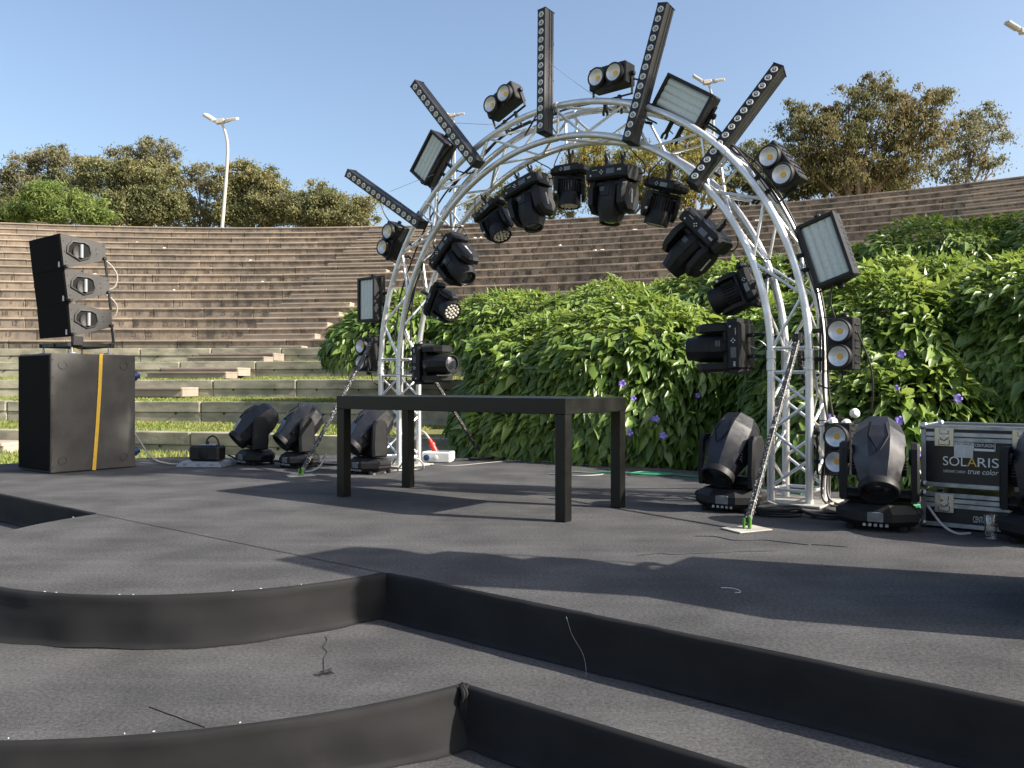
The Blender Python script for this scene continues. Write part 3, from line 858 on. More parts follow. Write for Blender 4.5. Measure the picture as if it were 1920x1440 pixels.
def kit_spot():
    P = []
    b = MB(); b.box((0, 0, 0.2), (0.40, 0.30, 0.13), 0.02)
    for sx in (-1, 1):
        b.prism([(-0.13,-0.05),(-0.10,-0.075),(0.10,-0.075),(0.13,-0.05),(0.13,0.03),(0.09,0.055),(-0.09,0.055),(-0.13,0.03)], 0.195, 0.232, T(0,0,0.2) @ basis((0,0,0),(0,1,0),(0,0,1),(sx,0,0)))
    P.append(('base', b.mesh('base', M_['plastic']), 'b', None))
    P.append(('display', MB().box((0.055, -0.152, 0.2), (0.09, 0.006, 0.05), 0.001).mesh('display', M_['screen']), 'b', None))
    d = MB()
    for (x, z) in ((-0.06,0.2),(-0.045,0.215),(-0.03,0.2),(-0.045,0.185)): d.lathe([(0.006, 0), (0.006, 0.006)], 8, T(x, -0.149, z) @ RX(90))
    for k in range(4): d.box((0.135+0.011*k, -0.1505, 0.205), (0.007, 0.003, 0.018), 0)
    d.lathe([(0.009, 0), (0.009, 0.005)], 10, T(-0.165, -0.149, 0.175) @ RX(90))
    for k in range(5): d.box((-0.145+0.012*k, -0.1505, 0.222), (0.008, 0.003, 0.006), 0)
    P.append(('buttons', d.mesh('buttons', M_['dot']), 'b', None))
    for sx in (-1, 1): P.append(('clamp', CLAMP, 'b', T(sx*0.09, 0.0, 0.31) @ RX(180)))
    P.append(('safety_cable', MB().path(crom([(0.0, 0.05, 0.26), (0.03, 0.06, 0.33), (0.02, -0.01, 0.43), (-0.04, -0.06, 0.38), (-0.02, -0.03, 0.27)], 6), 0.0035, 6).mesh('safety_cable', M_['alu_dull']), 'b', None))
    P.append(('power_cable', MB().path(crom([(0.20, 0.08, 0.22), (0.26, 0.10, 0.20), (0.28, 0.08, 0.28), (0.22, 0.02, 0.36), (0.15, 0.0, 0.44)], 6), 0.006, 6).mesh('power_cable', M_['cable']), 'b', None))
    lb = MB()
    for q in range(4): lb.box((-0.03+0.0, -0.1605, 0.035-0.011*q), (0.055-0.01*(q % 2), 0.001, 0.004), 0)
    P.append(('type_label', lb.mesh('type_label', M_['screen_light']), 'h', None))
    y = MB()
    y.lathe([(0.07, 0.115), (0.07, 0.14)], 16)
    y.box((0, 0, 0.10), (0.37, 0.19, 0.055), 0.015)
    poly = [(-0.11,0.128),(0.11,0.128),(0.15,0.05),(0.145,-0.10),(0.08,-0.175),(-0.08,-0.175),(-0.145,-0.10),(-0.15,0.05)]
    for sx in (-1, 1):
        Mx = basis((0,0,0),(0,1,0),(0,0,1),(sx,0,0))
        y.loft([[(a, c, 0.135) for a, c in poly], [(a, c, 0.185) for a, c in poly], [(a*0.8, c*0.8-0.005, 0.208) for a, c in poly]], Mx)
    P.append(('yoke', y.mesh('yoke', M_['plastic'], 20), 'y', None))
    for sx in (-1, 1): P.append(('handle_slot', MB().box((sx*0.2085, -0.0, -0.02), (0.006, 0.025, 0.13), 0.002).mesh('handle_slot', M_['dot']), 'y', None)) if sx > 0 else None
    h = MB()
    h.loft([octo(0.06,0.085,0.14), octo(0.108,0.12,0.12), octo(0.126,0.155,0.05), octo(0.128,0.16,-0.08), octo(0.124,0.15,-0.15), octo(0.114,0.13,-0.20), octo(0.104,0.112,-0.235), octo(0.100,0.104,-0.262), octo(0.086,0.088,-0.266), octo(0.080,0.082,-0.248)], cap1=False)
    h.box((0, -0.150, 0.0), (0.09, 0.02, 0.10), 0.006)
    for k in range(5): h.box((-0.05+0.025*k, 0.148, -0.03), (0.012, 0.02, 0.09), 0.003)
    P.append(('head', h.mesh('head', M_['plastic'], 24), 'h', None))
    l = MB().lathe([(0.081, -0.250), (0.064, -0.258), (0.036, -0.264), (0.012, -0.266)], 20, None, False, True)
    P.append(('lens', l.mesh('lens', M_['lens']), 'h', None))
    r = MB().lathe([(0.082, -0.262), (0.086, -0.272), (0.099, -0.272), (0.102, -0.256)], 20, None, False, False)
    P.append(('lens_ring', r.mesh('lens_ring', M_['black']), 'h', None))
    return P
def kit_wash():
    P = []
    b = MB(); b.box((0, 0, 0.155), (0.28, 0.18, 0.09), 0.025)
    for sx in (-1, 1): b.box((sx*0.15, 0, 0.15), (0.06, 0.15, 0.07), 0.02)
    P.append(('base', b.mesh('base', M_['plastic']), 'b', None))
    P.append(('display', MB().box((0.03, -0.091, 0.152), (0.065, 0.005, 0.034), 0.001).mesh('display', M_['screen_light']), 'b', None))
    d = MB()
    for (x, z) in ((-0.045,0.152),(-0.034,0.163),(-0.023,0.152),(-0.034,0.141)): d.lathe([(0.004, 0), (0.004, 0.005)], 8, T(x, -0.09, z) @ RX(90))
    P.append(('buttons', d.mesh('buttons', M_['dot']), 'b', None))
    P.append(('clamp', CLAMP, 'b', T(0, 0, 0.24) @ RX(180)))
    P.append(('safety_cable', MB().path(crom([(0.04, 0.05, 0.20), (0.06, 0.06, 0.26), (0.04, 0.0, 0.34), (-0.02, -0.05, 0.30), (-0.01, -0.03, 0.21)], 6), 0.003, 6).mesh('safety_cable', M_['alu_dull']), 'b', None))
    P.append(('power_cable', MB().path(crom([(-0.16, 0.06, 0.15), (-0.21, 0.08, 0.15), (-0.22, 0.05, 0.22), (-0.14, 0.0, 0.30), (-0.10, 0.0, 0.36)], 6), 0.005, 6).mesh('power_cable', M_['cable']), 'b', None))
    c = MB()
    for sx in (-1, 1): c.lathe([(0.012, 0), (0.016, 0.01), (0.012, 0.028)], 8, T(sx*0.06, 0.0, 0.19))
    P.append(('fastener', c.mesh('fastener', M_['brass']), 'b', None))
    y = MB(); y.lathe([(0.045, 0.09), (0.045, 0.112)], 14)
    y.box((0, 0, 0.08), (0.25, 0.11, 0.035), 0.01)
    poly = [(-0.055,0.095),(0.055,0.095),(0.085,0.02),(0.075,-0.08),(0.035,-0.115),(-0.035,-0.115),(-0.075,-0.08),(-0.085,0.02)]
    for sx in (-1, 1):
        Mx = basis((0,0,0),(0,1,0),(0,0,1),(sx,0,0))
        y.loft([[(a, c_, 0.103) for a, c_ in poly], [(a, c_, 0.13) for a, c_ in poly], [(a*0.8, c_*0.82, 0.142) for a, c_ in poly]], Mx)
    P.append(('yoke', y.mesh('yoke', M_['plastic'], 20), 'y', None))
    k = MB()
    k.lathe([(0.011, 0), (0.011, 0.004)], 10, T(-0.12, -0.078, -0.05) @ RX(90))
    P.append(('badge', k.mesh('badge', M_['dot']), 'y', None))
    h = MB(); h.lathe([(0.04, 0.085), (0.07, 0.075), (0.088, 0.05), (0.088, -0.04), (0.097, -0.06), (0.1, -0.15), (0.097, -0.165), (0.09, -0.165), (0.088, -0.155)], 24, None, True, False)
    P.append(('head', h.mesh('head', M_['plastic']), 'h', None))
    fm = MB()
    for q in range(26):
        a = 2*math.pi*q/26
        fm.box((0.094, 0, -0.0), (0.018, 0.006, 0.10), 0.002, Matrix.Rotation(a, 4, 'Z'))
    P.append(('cooling_fins', fm.mesh('cooling_fins', M_['black']), 'h', None))
    P.append(('lens_plate', MB().lathe([(0.09, -0.153), (0.09, -0.150)], 20).mesh('lens_plate', M_['black']), 'h', None))
    e = MB()
    spots = [(0, 0)] + [(0.034*math.cos(q*math.pi/3), 0.034*math.sin(q*math.pi/3)) for q in range(6)] + [(0.067*math.cos(q*math.pi/6), 0.067*math.sin(q*math.pi/6)) for q in range(12)]
    for (x, yy) in spots: e.lathe([(0.0155, -0.153), (0.013, -0.159), (0.006, -0.163)], 10, T(x, yy, 0), False, True)
    P.append(('led_lenses', e.mesh('led_lenses', M_['lens_clear']), 'h', None))
    return P
def kit_beam():
    """large faceted moving head standing on the stage, origin at floor"""
    P = []
    b = MB()
    b.loft([octo(0.20,0.16,0.03,8,None,0.75), octo(0.225,0.185,0.06,8,None,0.75), octo(0.225,0.185,0.105,8,None,0.75), octo(0.17,0.145,0.15,8,None,0.6)])
    for sx in (-1, 1):
        b.box((sx*0.20, 0, 0.10), (0.06, 0.16, 0.05), 0.015)
        for sy in (-1, 1): b.lathe([(0.022, 0), (0.026, 0.03)], 10, T(sx*0.14, sy*0.11, 0))
    P.append(('base', b.mesh('base', M_['plastic'], 20), 'b', None))
    P.append(('display', MB().box((0, -0.178, 0.085), (0.085, 0.012, 0.055), 0.002, None).mesh('display', M_['screen_light']), 'b', None))
    c = MB()
    for k in range(5): c.box((-0.06+0.03*k, -0.165, 0.038), (0.018, 0.02, 0.02), 0.003)
    P.append(('connectors', c.mesh('connectors', M_['alu_dull']), 'b', None))
    y = MB(); y.lathe([(0.05, 0.145), (0.05, 0.175)], 16)
    y.box((0, 0, 0.195), (0.40, 0.15, 0.07), 0.03)
    poly = [(-0.075,0.165),(0.075,0.165),(0.085,0.26),(0.07,0.47),(0.045,0.505),(-0.045,0.505),(-0.07,0.47),(-0.085,0.26)]
    for sx in (-1, 1):
        Mx = basis((0,0,0),(0,1,0),(0,0,1),(sx,0,0))
        y.loft([[(a, cc, 0.172) for a, cc in poly], [(a, cc, 0.202) for a, cc in poly], [(a*0.75, 0.33+(cc-0.33)*0.93, 0.216) for a, cc in poly]], Mx)
        y.lathe([(0.05, 0), (0.045, 0.012)], 14, T(sx*0.172, 0, 0.42) @ RY(-90*sx))
    P.append(('yoke', y.mesh('yoke', M_['plastic'], 20), 'y', None))
    h = MB(); n = 8
    pv = 0.42
    h.loft([octo(0.085,0.09,pv+0.24,n), octo(0.125,0.135,pv+0.205,n), octo(0.152,0.17,pv+0.11,n), octo(0.158,0.18,pv+0.02,n), octo(0.15,0.165,pv-0.07,n), octo(0.118,0.122,pv-0.19,n), octo(0.108,0.108,pv-0.22,n)], cap1=False)
    P.append(('head', h.mesh('head', M_['shell'], 12), 'h', None))
    s = MB(); s.lathe([(0.108, pv-0.215), (0.112, pv-0.225), (0.112, pv-0.262), (0.104, pv-0.268), (0.094, pv-0.262), (0.09, pv-0.20)], 24, None, False, False)
    P.append(('snout', s.mesh('snout', M_['plastic']), 'h', None))
    P.append(('lens', MB().lathe([(0.092, pv-0.222), (0.06, pv-0.232), (0.02, pv-0.238)], 20, None, False, True).mesh('lens', M_['lens']), 'h', None))
    for sx in (-1, 1):
        v = MB()
        for k in range(6): v.box((sx*0.132, -0.02, pv-0.04-0.018*k), (0.03, 0.10-0.006*k, 0.006), 0.001)
        P.append(('vent', v.mesh('vent', M_['black']), 'h', None))
    t = MB()
    for sx in (-1, 1):                       # raised facet trim lines on the cover
        t.loft([[(sx*0.035, -0.158, pv+0.135), (sx*0.05, -0.152, pv+0.14), (sx*0.05, -0.148, pv+0.14), (sx*0.035, -0.152, pv+0.13)],
                [(sx*0.052, -0.176, pv+0.02), (sx*0.062, -0.174, pv+0.025), (sx*0.062, -0.166, pv+0.025), (sx*0.052, -0.166, pv+0.02)],
                [(sx*0.008, -0.166, pv-0.08), (sx*0.012, -0.165, pv-0.075), (sx*0.012, -0.156, pv-0.075), (sx*0.008, -0.156, pv-0.08)]])
    P.append(('cover_trim', t.mesh('cover_trim', M_['plastic']), 'h', None))
    return P
KITS = {'blinder': (kit_blinder(), 0), 'strobe': (kit_strobe(), 0), 'bar': (kit_bar(), 0), 'spot': (kit_spot(), -0.02), 'wash': (kit_wash(), -0.03), 'beam': (kit_beam(), 0.42)}
SCL = {'spot': 0.88, 'wash': 1.0}
SUBPART = {'lens': ('lens_ring', 'head'), 'led': ('lens_ring',), 'snout': ('head',), 'led_lenses': ('head',), 'lens_plate': ('head',), 'cooling_fins': ('head',), 'vent': ('head', 'housing'), 'cover_trim': ('head',), 'display': ('base',), 'buttons': ('base',), 'connectors': ('base',), 'fastener': ('base',), 'badge': ('yoke',), 'handle_slot': ('yoke',), 'type_label': ('head',), 'safety_cable': ('base',), 'power_cable': ('base',), 'led_chip': ('reflector',), 'knob': ('bracket',), 'lens_strip': ('reflector_panel',)}
def fixture(kind, name, M, label, cat, group, pan=0, tilt=0):
    kit, pv = KITS[kind]
    root = thing(name, label, cat, M @ S(*(SCL.get(kind, 1.0),)*3), group)
    Py = RZ(pan); Ph = RZ(pan) @ T(0,0,pv) @ RX(-tilt) @ T(0,0,-pv)
    last = {}
    for item in kit:
        if item is None: continue
        nm, me, fr, lm = item
        X = {'b': Matrix.Identity(4), 'y': Py, 'h': Ph}[fr]
        if lm is not None: X = X @ lm
        par = None
        for cand in SUBPART.get(nm, ()):
            if cand in last: par = last[cand]; break
        if par is None:
            last[nm] = (new_obj(nm, me, root, X), X)
        else:
            new_obj(nm, me, par[0], par[1].inverted() @ X)
    return root
def clamp_to(root, M):                       # extra mounting clamps as parts, given in the fixture's frame
    new_obj('clamp', CLAMP, root, M)

# LED battens pointing outward: (lower end, upper end)
BARS = [((-0.884, 8.08, 2.401), (-1.675, 8.53, 3.02), 'lowest left LED batten, pointing left off the arch shoulder'),
        ((-0.319, 7.61, 2.869), (-0.921, 7.946, 3.726), 'LED batten slanting up left between strobe and tilted double blinder'),
        ((0.275, 7.12, 3.003), (0.288, 7.209, 4.099), 'LED batten standing straight up on the arch, sunlit right side'),
        ((0.931, 6.57, 2.762), (1.207, 6.507, 3.825), 'tallest LED batten leaning right, its tip near the picture top'),
        ((1.354, 6.22, 2.339), (2.011, 6.22, 3.221), 'LED batten slanting up right beside the brown-green tree')]
for b0, b1, lab in BARS:
    b0 = Vector(b0); b1 = Vector(b1); zax = (b1-b0).normalized()
    yax = (-AN - zax*(-AN).dot(zax)).normalized(); xax = yax.cross(zax)
    fixture('bar', 'led_batten', basis((b0+b1)/2, xax, yax, zax), lab, 'light bar', 'LED battens fanned around the arch')

BL = 'double blinders around the arch'
for (s, z, d, rot, lab, sc) in [
        (-2.505, 1.165, 0.10, -90, 'double blinder beside the left tower, just above the table', 1),
        (-2.115, 2.335, 0.10, -62, 'double blinder tilted left under the lowest left LED batten', 1),
        (-0.63, 3.46, 0.06, -22, 'double blinder tilted on top left of the arch under open sky', 1),
        (0.545, 3.40, 0.06, 0, 'level double blinder on top of the arch in a black bracket', 1),
        (1.99, 2.41, 0.06, 56, 'double blinder leaning right in front of the big brown-green tree', 1),
        (2.43, 1.125, 0.05, 90, 'upright double blinder beside the right tower joint, before vines', 1),
        (2.41, 0.405, 0.05, 90, 'lowest double blinder, behind the floor spotlight and beside right tower', 1)]:
    root = fixture('blinder', 'double_blinder', arch_M(s, z, d, rot), lab, 'blinder light', BL)
    if abs(rot) < 80:
        for sx in (-1, 1): clamp_to(root, T(sx*0.07, 0.03, -0.205))
    else:
        sg = 1 if rot < 0 else 1
        for sx in (-1, 1): clamp_to(root, T(sx*0.10, 0.03, -0.205))
for (s, z, d, rot, lab) in [
        (-2.47, 1.745, 0.10, -90, 'upright strobe panel beside the left tower before the stone seats'),
        (-1.50, 3.07, 0.14, -50, 'strobe panel tilted up left between two LED battens'),
        (1.235, 3.045, 0.08, 34, 'strobe panel on top right of the arch beside a lamp post'),
        (2.32, 1.78, 0.06, 72, 'strobe panel leaning on the right shoulder before vines')]:
    root = fixture('strobe', 'strobe_panel', arch_M(s, z, d, rot), lab, 'strobe light', 'strobe panels around the arch')
    clamp_to(root, T(-0.05, 0.06, -0.22)); clamp_to(root, T(0.06, 0.06, -0.22))

# hung moving heads: (s, z, angle on arch, pan, tilt)
for (s, z, th, pan, tilt, lab) in [
        (-1.54, 1.05, 180, 0, 4, 'hung spotlight lying level on the left tower, lens facing the table'),
        (-1.25, 2.03, 134, 0, 8, 'hung spotlight on the left inside curve, lens facing down right'),
        (-0.33, 2.47, 106, 0, 12, 'large hung spotlight left of the arch crown, tilted slightly left'),
        (0.545, 2.425, 87, 0, 8, 'large hung spotlight at the arch crown, hanging straight down'),
        (1.27, 1.91, 44, 0, 10, 'hung spotlight on the right inside curve before grey seat rows'),
        (1.50, 1.125, 2, 0, 14, 'hung spotlight lying level on the right tower before vines')]:
    fixture('spot', 'moving_spotlight', arch_M(s, z, 0.02, 90-th), lab, 'moving light', 'large moving spotlights inside the arch', pan, tilt)
for (s, z, th, pan, tilt, lab) in [
        (-1.45, 1.63, 152, 0, 12, 'small wash light with LED face visible on left inside curve'),
        (-0.765, 2.36, 120, 10, 8, 'small wash light at upper left inside curve, touching a larger spotlight'),
        (0.085, 2.56, 88, 35, 6, 'small wash light hanging straight down left of the crown spotlight'),
        (0.985, 2.29, 72, 40, 4, 'small wash light right of the crown spotlight, tilted right'),
        (1.60, 1.535, 22, 0, 8, 'small wash light above the level spotlight on the right')]:
    fixture('wash', 'moving_wash_light', arch_M(s, z, 0.0, 90-th), lab, 'moving light', 'small moving wash lights inside the arch', pan, tilt)
# faceted moving heads on the stage
for (x, y, yaw, pan, tilt, lab) in [
        (-2.72, 8.78, -40, -18, 50, 'leftmost faceted floor spotlight, beside the small grey box'),
        (-2.17, 8.46, -40, -14, 50, 'faceted floor spotlight between the leftmost one and the table'),
        (-1.36, 7.92, -40, -12, 48, 'faceted floor spotlight behind the left end of the table'),
        (1.48, 5.60, -34, -12, 42, 'faceted floor spotlight left of the right truss tower'),
        (2.17, 4.90, -30, 6, 42, 'faceted floor spotlight standing left of the flight cases'),
        (2.86, 4.42, -38, -4, 40, 'faceted floor spotlight cut by the right picture edge')]:
    fixture('beam', 'floor_spotlight', T(x, y, 0.002) @ RZ(yaw), lab, 'moving light', 'faceted spotlights standing on the stage', pan, tilt)

# ------------------------------------------------------------------ tower braces with green clamps
def prop(p0, p1, label):
    """p0 foot, p1 top"""
    root = thing('brace_pole', label, 'brace', T(p0[0], p0[1], 0), 'diagonal braces of the truss towers')
    o = Vector((p0[0], p0[1], 0)); p0 = Vector(p0)-o; p1 = Vector(p1)-o
    d = p1-p0; q = d.to_track_quat('Z', 'Y').to_matrix().to_4x4()
    b = MB(); b.box((0,0,d.length/2), (0.034, 0.022, d.length), 0.004)
    b.box((0.014, -0.014, d.length/2), (0.006, 0.012, d.length), 0.001); b.box((-0.014, -0.014, d.length/2), (0.006, 0.012, d.length), 0.001)
    b.build('pole', M_['scuffed'], root, Matrix.Translation(p0) @ q)
    MB().box((0, 0, 0.006), (0.24, 0.17, 0.008), 0.002).build('foot_plate', M_['plate'], root, RZ(25))
    k = MB(); k.box((0.018, 0, 0.045), (0.014, 0.04, 0.07), 0.004); k.box((-0.016, 0, 0.04), (0.006, 0.04, 0.06), 0.002)
    k.build('foot_clamp', M_['green'], root)
    c = MB(); c.lathe([(0.032, -0.03), (0.032, 0.03)], 10, Matrix.Translation(p1)); c.box((0,0,0), (0.07, 0.05, 0.04), 0.006, Matrix.Translation(p1))
    c.build('top_clamp', M_['black'], root)
prop((-1.95, 7.64, 0.03), (-1.46, 8.62, 1.30), 'scuffed diagonal brace left of the left tower, green foot clamp')
prop((1.365, 4.82, 0.03), (1.94, 5.62, 1.16), 'scuffed diagonal brace in front of the right tower, green foot clamp')
prop((-0.34, 9.50, 0.03), (-1.0, 8.95, 1.15), 'diagonal brace behind the left tower seen past the table')
prop((2.58, 6.80, 0.03), (2.15, 6.22, 1.1), 'diagonal brace behind the right tower beside vines')

# ------------------------------------------------------------------ table
tb = thing('table', 'long black lacquered table in front of the arch', 'table', T(-0.27, 5.98, 0) @ RZ(-35.5))
MB().box((0, 0, 0.712), (2.03, 0.79, 0.098), 0.003).build('table_top', M_['table'], tb)
for sx in (-1, 1):
    for sy in (-1, 1):
        MB().box((sx*0.975, sy*0.355, 0.3325), (0.076, 0.076, 0.661), 0.003).build('leg', M_['table'], tb)

# ------------------------------------------------------------------ loudspeakers
E1 = Vector((0.616, 0.788, 0)).normalized(); E2 = Vector((-E1.y, E1.x, 0))
def speaker_stack(origin, lab_sub, lab_arr, lab_strap):
    F = basis(Vector(origin), E1, E2, Vector((0,0,1)))
    sub = thing('subwoofer', lab_sub, 'speaker', F, 'subwoofers under the line arrays')
    MB().box((0.41, 0.3525, 0.572), (0.82, 0.705, 1.136), 0.008).build('cabinet', M_['cabinet'], sub)
    MB().box((-0.006, 0.3525, 0.572), (0.012, 0.68, 1.10), 0.003).build('grille', M_['grille'], sub)
    sc = MB()
    for k in range(7): sc.lathe([(0.007, 0), (0.005, 0.004)], 8, T(0.018, -0.001, 0.06+0.17*k) @ RX(90))
    sc.build('screws', M_['black'], sub)
    for (x, z) in ((0.11, 1.03), (0.70, 1.03), (0.11, 0.12), (0.70, 0.12), (0.44, 0.58)):
        r_ = 0.042 if z != 0.58 else 0.012
        MB().lathe([(r_, 0), (r_, 0.004), (r_*0.82, 0.005), (r_*0.75, 0.001)], 20, T(x, -0.001, z) @ RX(90)).build('stacking_cup', M_['cabinet'], sub)
    for z in (0.16, 0.93):
        c = MB(); c.lathe([(0.05, 0), (0.05, 0.035), (0.032, 0.045), (0.026, 0.07), (0.01, 0.075)], 14, T(0.82, 0.06, z) @ RY(90)); c.build('power_connector', M_['blue'], sub)
    arr = thing('line_array', lab_arr, 'speaker', F @ T(0, 0, 1.145), 'line arrays on subwoofers')
    B = [[(.095,2.286),(.525,2.243),(.528,2.08),(.130,1.951)], [(.131,1.9545),(.566,1.906),(.566,1.747),(.170,1.630)], [(.171,1.6335),(.585,1.573),(.595,1.418),(.197,1.306)]]
    for q in B:
        P = [(x, z-1.145) for x, z in q]
        def ins(x0, x1, t0, t1): pass
        body = MB()
        c = 0.012
        secs = []
        for (y, k) in ((0.02, 0.996), (0.026, 1.0), (0.694, 1.0), (0.70, 0.996)):
            mx = sum(p[0] for p in P)/4; mz = sum(p[1] for p in P)/4
            secs.append([(mx+(x-mx)*k, y, mz+(z-mz)*k) for x, z in P])
        body.loft(secs)
        cab = body.build('cabinet', M_['cabinet_grey'], arr)
        gx = MB(); a, d = P[0], P[3]
        nrm = Vector((-(a[1]-d[1]), 0, a[0]-d[0])).normalized()
        def gp(t, o, y): return (d[0]+(a[0]-d[0])*t + nrm.x*o, y, d[1]+(a[1]-d[1])*t + nrm.z*o)
        gx.loft([[gp(0.0, -0.002, 0.021), gp(1.0, -0.002, 0.021), gp(1.0, -0.002, 0.699), gp(0.0, -0.002, 0.699)], [gp(0.008, 0.012, 0.03), gp(0.992, 0.012, 0.03), gp(0.992, 0.012, 0.69), gp(0.008, 0.012, 0.69)]])
        gx.build('grille', M_['grille'], cab)
        bd = MB(); bd.box((0,0,0), (0.03, 0.003, 0.05), 0, Matrix.Translation(Vector(gp(0.14, 0.014, 0.085))) @ RZ(-90)); bd.build('badge', M_['dot'], cab)
        # handle port on the near side
        def sp(u, v):                       # bilinear in the side quad: u front->rear, v bottom->top
            f_ = Vector((P[3][0]+(P[0][0]-P[3][0])*v, 0, P[3][1]+(P[0][1]-P[3][1])*v)); r_ = Vector((P[2][0]+(P[1][0]-P[2][0])*v, 0, P[2][1]+(P[1][1]-P[2][1])*v))
            return f_.lerp(r_, u)
        hexu = [(0.10, 0.46), (0.13, 0.66), (0.24, 0.82), (0.52, 0.84), (0.62, 0.74), (0.65, 0.36), (0.59, 0.22), (0.38, 0.17)]
        o_ = [sp(u, v) for u, v in hexu]; cc = sum(o_, Vector())/len(o_)
        rim = MB()
        ringp = lambda k, y: [(cc+(p-cc)*k) + Vector((0, y, 0)) for p in o_]
        rim.loft([ringp(1.06, 0.0205), ringp(1.04, 0.006), ringp(0.94, 0.004), ringp(0.86, 0.018)], None, False, False)
        rim.build('port_rim', M_['cabinet_grey'], cab)
        MB().loft([ringp(0.90, 0.0185), ringp(0.90, 0.0175)]).build('port_shade_panel', M_['gap'], cab)  # flat dark panel, the depth of the port is shade put into its colour
        pc = sp(0.40, 0.5); w_ = (sp(0.40, 0.74)-sp(0.40, 0.26)).length
        hs = MB(); hs.path([pc + Vector((0.006, 0.0, z_)) for z_ in np.linspace(-w_*0.5, w_*0.5, 5)], 0.018, 10); hs.build('port_handle', M_['alu_dull'], cab)
        hw = MB(); hw.lathe([(0.001, -0.006), (0.035, -0.001), (0.048, 0.006)], 16, Matrix.Translation(pc + Vector((-0.035, 0.008, -0.01))) @ RX(90) @ S(0.75, 1.25, 1), True, False); hw.build('port_cone', M_['cabinet_grey'], cab)
        scw = MB()
        for (u, v) in ((0.78, 0.62), (0.79, 0.38), (0.05, 0.8), (0.05, 0.5), (0.06, 0.2), (0.95, 0.85)): scw.lathe([(0.006, 0), (0.005, 0.004)], 8, Matrix.Translation(sp(u, v)+Vector((0, 0.02, 0))) @ RX(90))
        scw.build('screws', M_['black'], arr)
        rg = MB()                                          # rigging pins and rear link
        for (u, v) in ((0.04, 0.06), (0.97, 0.10)): rg.box((0,0,0), (0.035, 0.03, 0.03), 0.005, Matrix.Translation(sp(u, v)+Vector((0, 0.012, 0)))); 
        rg.path([sp(0.97, 0.1)+Vector((0, 0.012, 0)), sp(0.99, 0.1)+Vector((0.012, 0.012, -0.17))], 0.012, 6)
        rg.lathe([(0.014, -0.02), (0.014, 0.02)], 10, Matrix.Translation(sp(0.04, 0.06)+Vector((0, 0.0, 0))) @ RX(90))
        rg.build('rigging', M_['black'], arr)
    fr = MB()
    for y in (0.06, 0.36, 0.66): fr.box((0.40, y, 0.085), (0.46, 0.03, 0.04), 0.004)
    fr.box((0.20, 0.36, 0.085), (0.035, 0.64, 0.04), 0.004); fr.box((0.60, 0.36, 0.085), (0.035, 0.64, 0.04), 0.004)
    fr.box((0.26, 0.04, 0.12), (0.10, 0.05, 0.09), 0.006)
    fr.build('frame', M_['black'], arr)
    for (x, y) in ((0.20, 0.64), (0.22, 0.06), (0.58, 0.06), (0.58, 0.64)):
        MB().lathe([(0.05, 0.002), (0.045, 0.01), (0.012, 0.018), (0.010, 0.075)], 14, T(x, y, 0)).build('levelling_foot', M_['alu_dull'], arr)
    strap = MB()
    def ribbon(pts, w):
        P = [Vector(p) for p in pts]; v = []; f = []
        for k, p in enumerate(P):
            a_, b_ = P[max(k-1, 0)], P[min(k+1, len(P)-1)]
            t = (b_-a_).normalized()
            up = Vector((0, -1, 0)) if abs(t.z) > 0.5 else Vector((0, 0, 1))
            s_ = t.cross(up).normalized()*w
            v += [p-s_, p+s_, p+s_+up*0.003, p-s_+up*0.003]
        for k in range(len(P)-1):
            for i in range(4):
                f.append((k*4+i, k*4+(i+1) % 4, (k+1)*4+(i+1) % 4, (k+1)*4+i))
        strap.add(v, f)
    ribbon([(0.30, 0.20, 1.20), (0.38, 0.10, 1.152), (0.47, -0.004, 1.148)], 0.016)
    ribbon([(0.47, -0.005, 1.148), (0.455, -0.006, 0.8), (0.43, -0.006, 0.4), (0.40, -0.005, 0.004)], 0.017)
    o = strap.build('ratchet_strap', M_['yellow'], None, F)
    tag(o, lab_strap, 'strap', 'yellow straps over the subwoofers')
    for q, (z0, z1, bulge) in enumerate(((2.14, 1.80, 0.13), (1.80, 1.50, 0.13), (1.52, 1.25, 0.10))):
        c = MB().path(crom([(0.56, 0.30, z0), (0.62+bulge*0.4, 0.26, z0-0.05), (0.62+bulge, 0.24, (z0+z1)/2), (0.64+bulge*0.6, 0.24, z1+0.04), (0.60, 0.28, z1)], 8), 0.008, 8).build('link_cable', M_['cable_grey'], arr, T(0, 0, -1.145))
speaker_stack((-4.35, 7.81, 0.002), 'big black subwoofer with dappled side and yellow strap on the stage left', 'three wedge line array speakers stacked on the subwoofer at left', 'yellow ratchet strap hanging down the side of the left subwoofer')
speaker_stack((2.50, 2.50, 0.002), 'subwoofer beyond the right picture edge shading the stage front', 'line array beyond the right picture edge shading the stage front', 'strap on the subwoofer beyond the right picture edge')

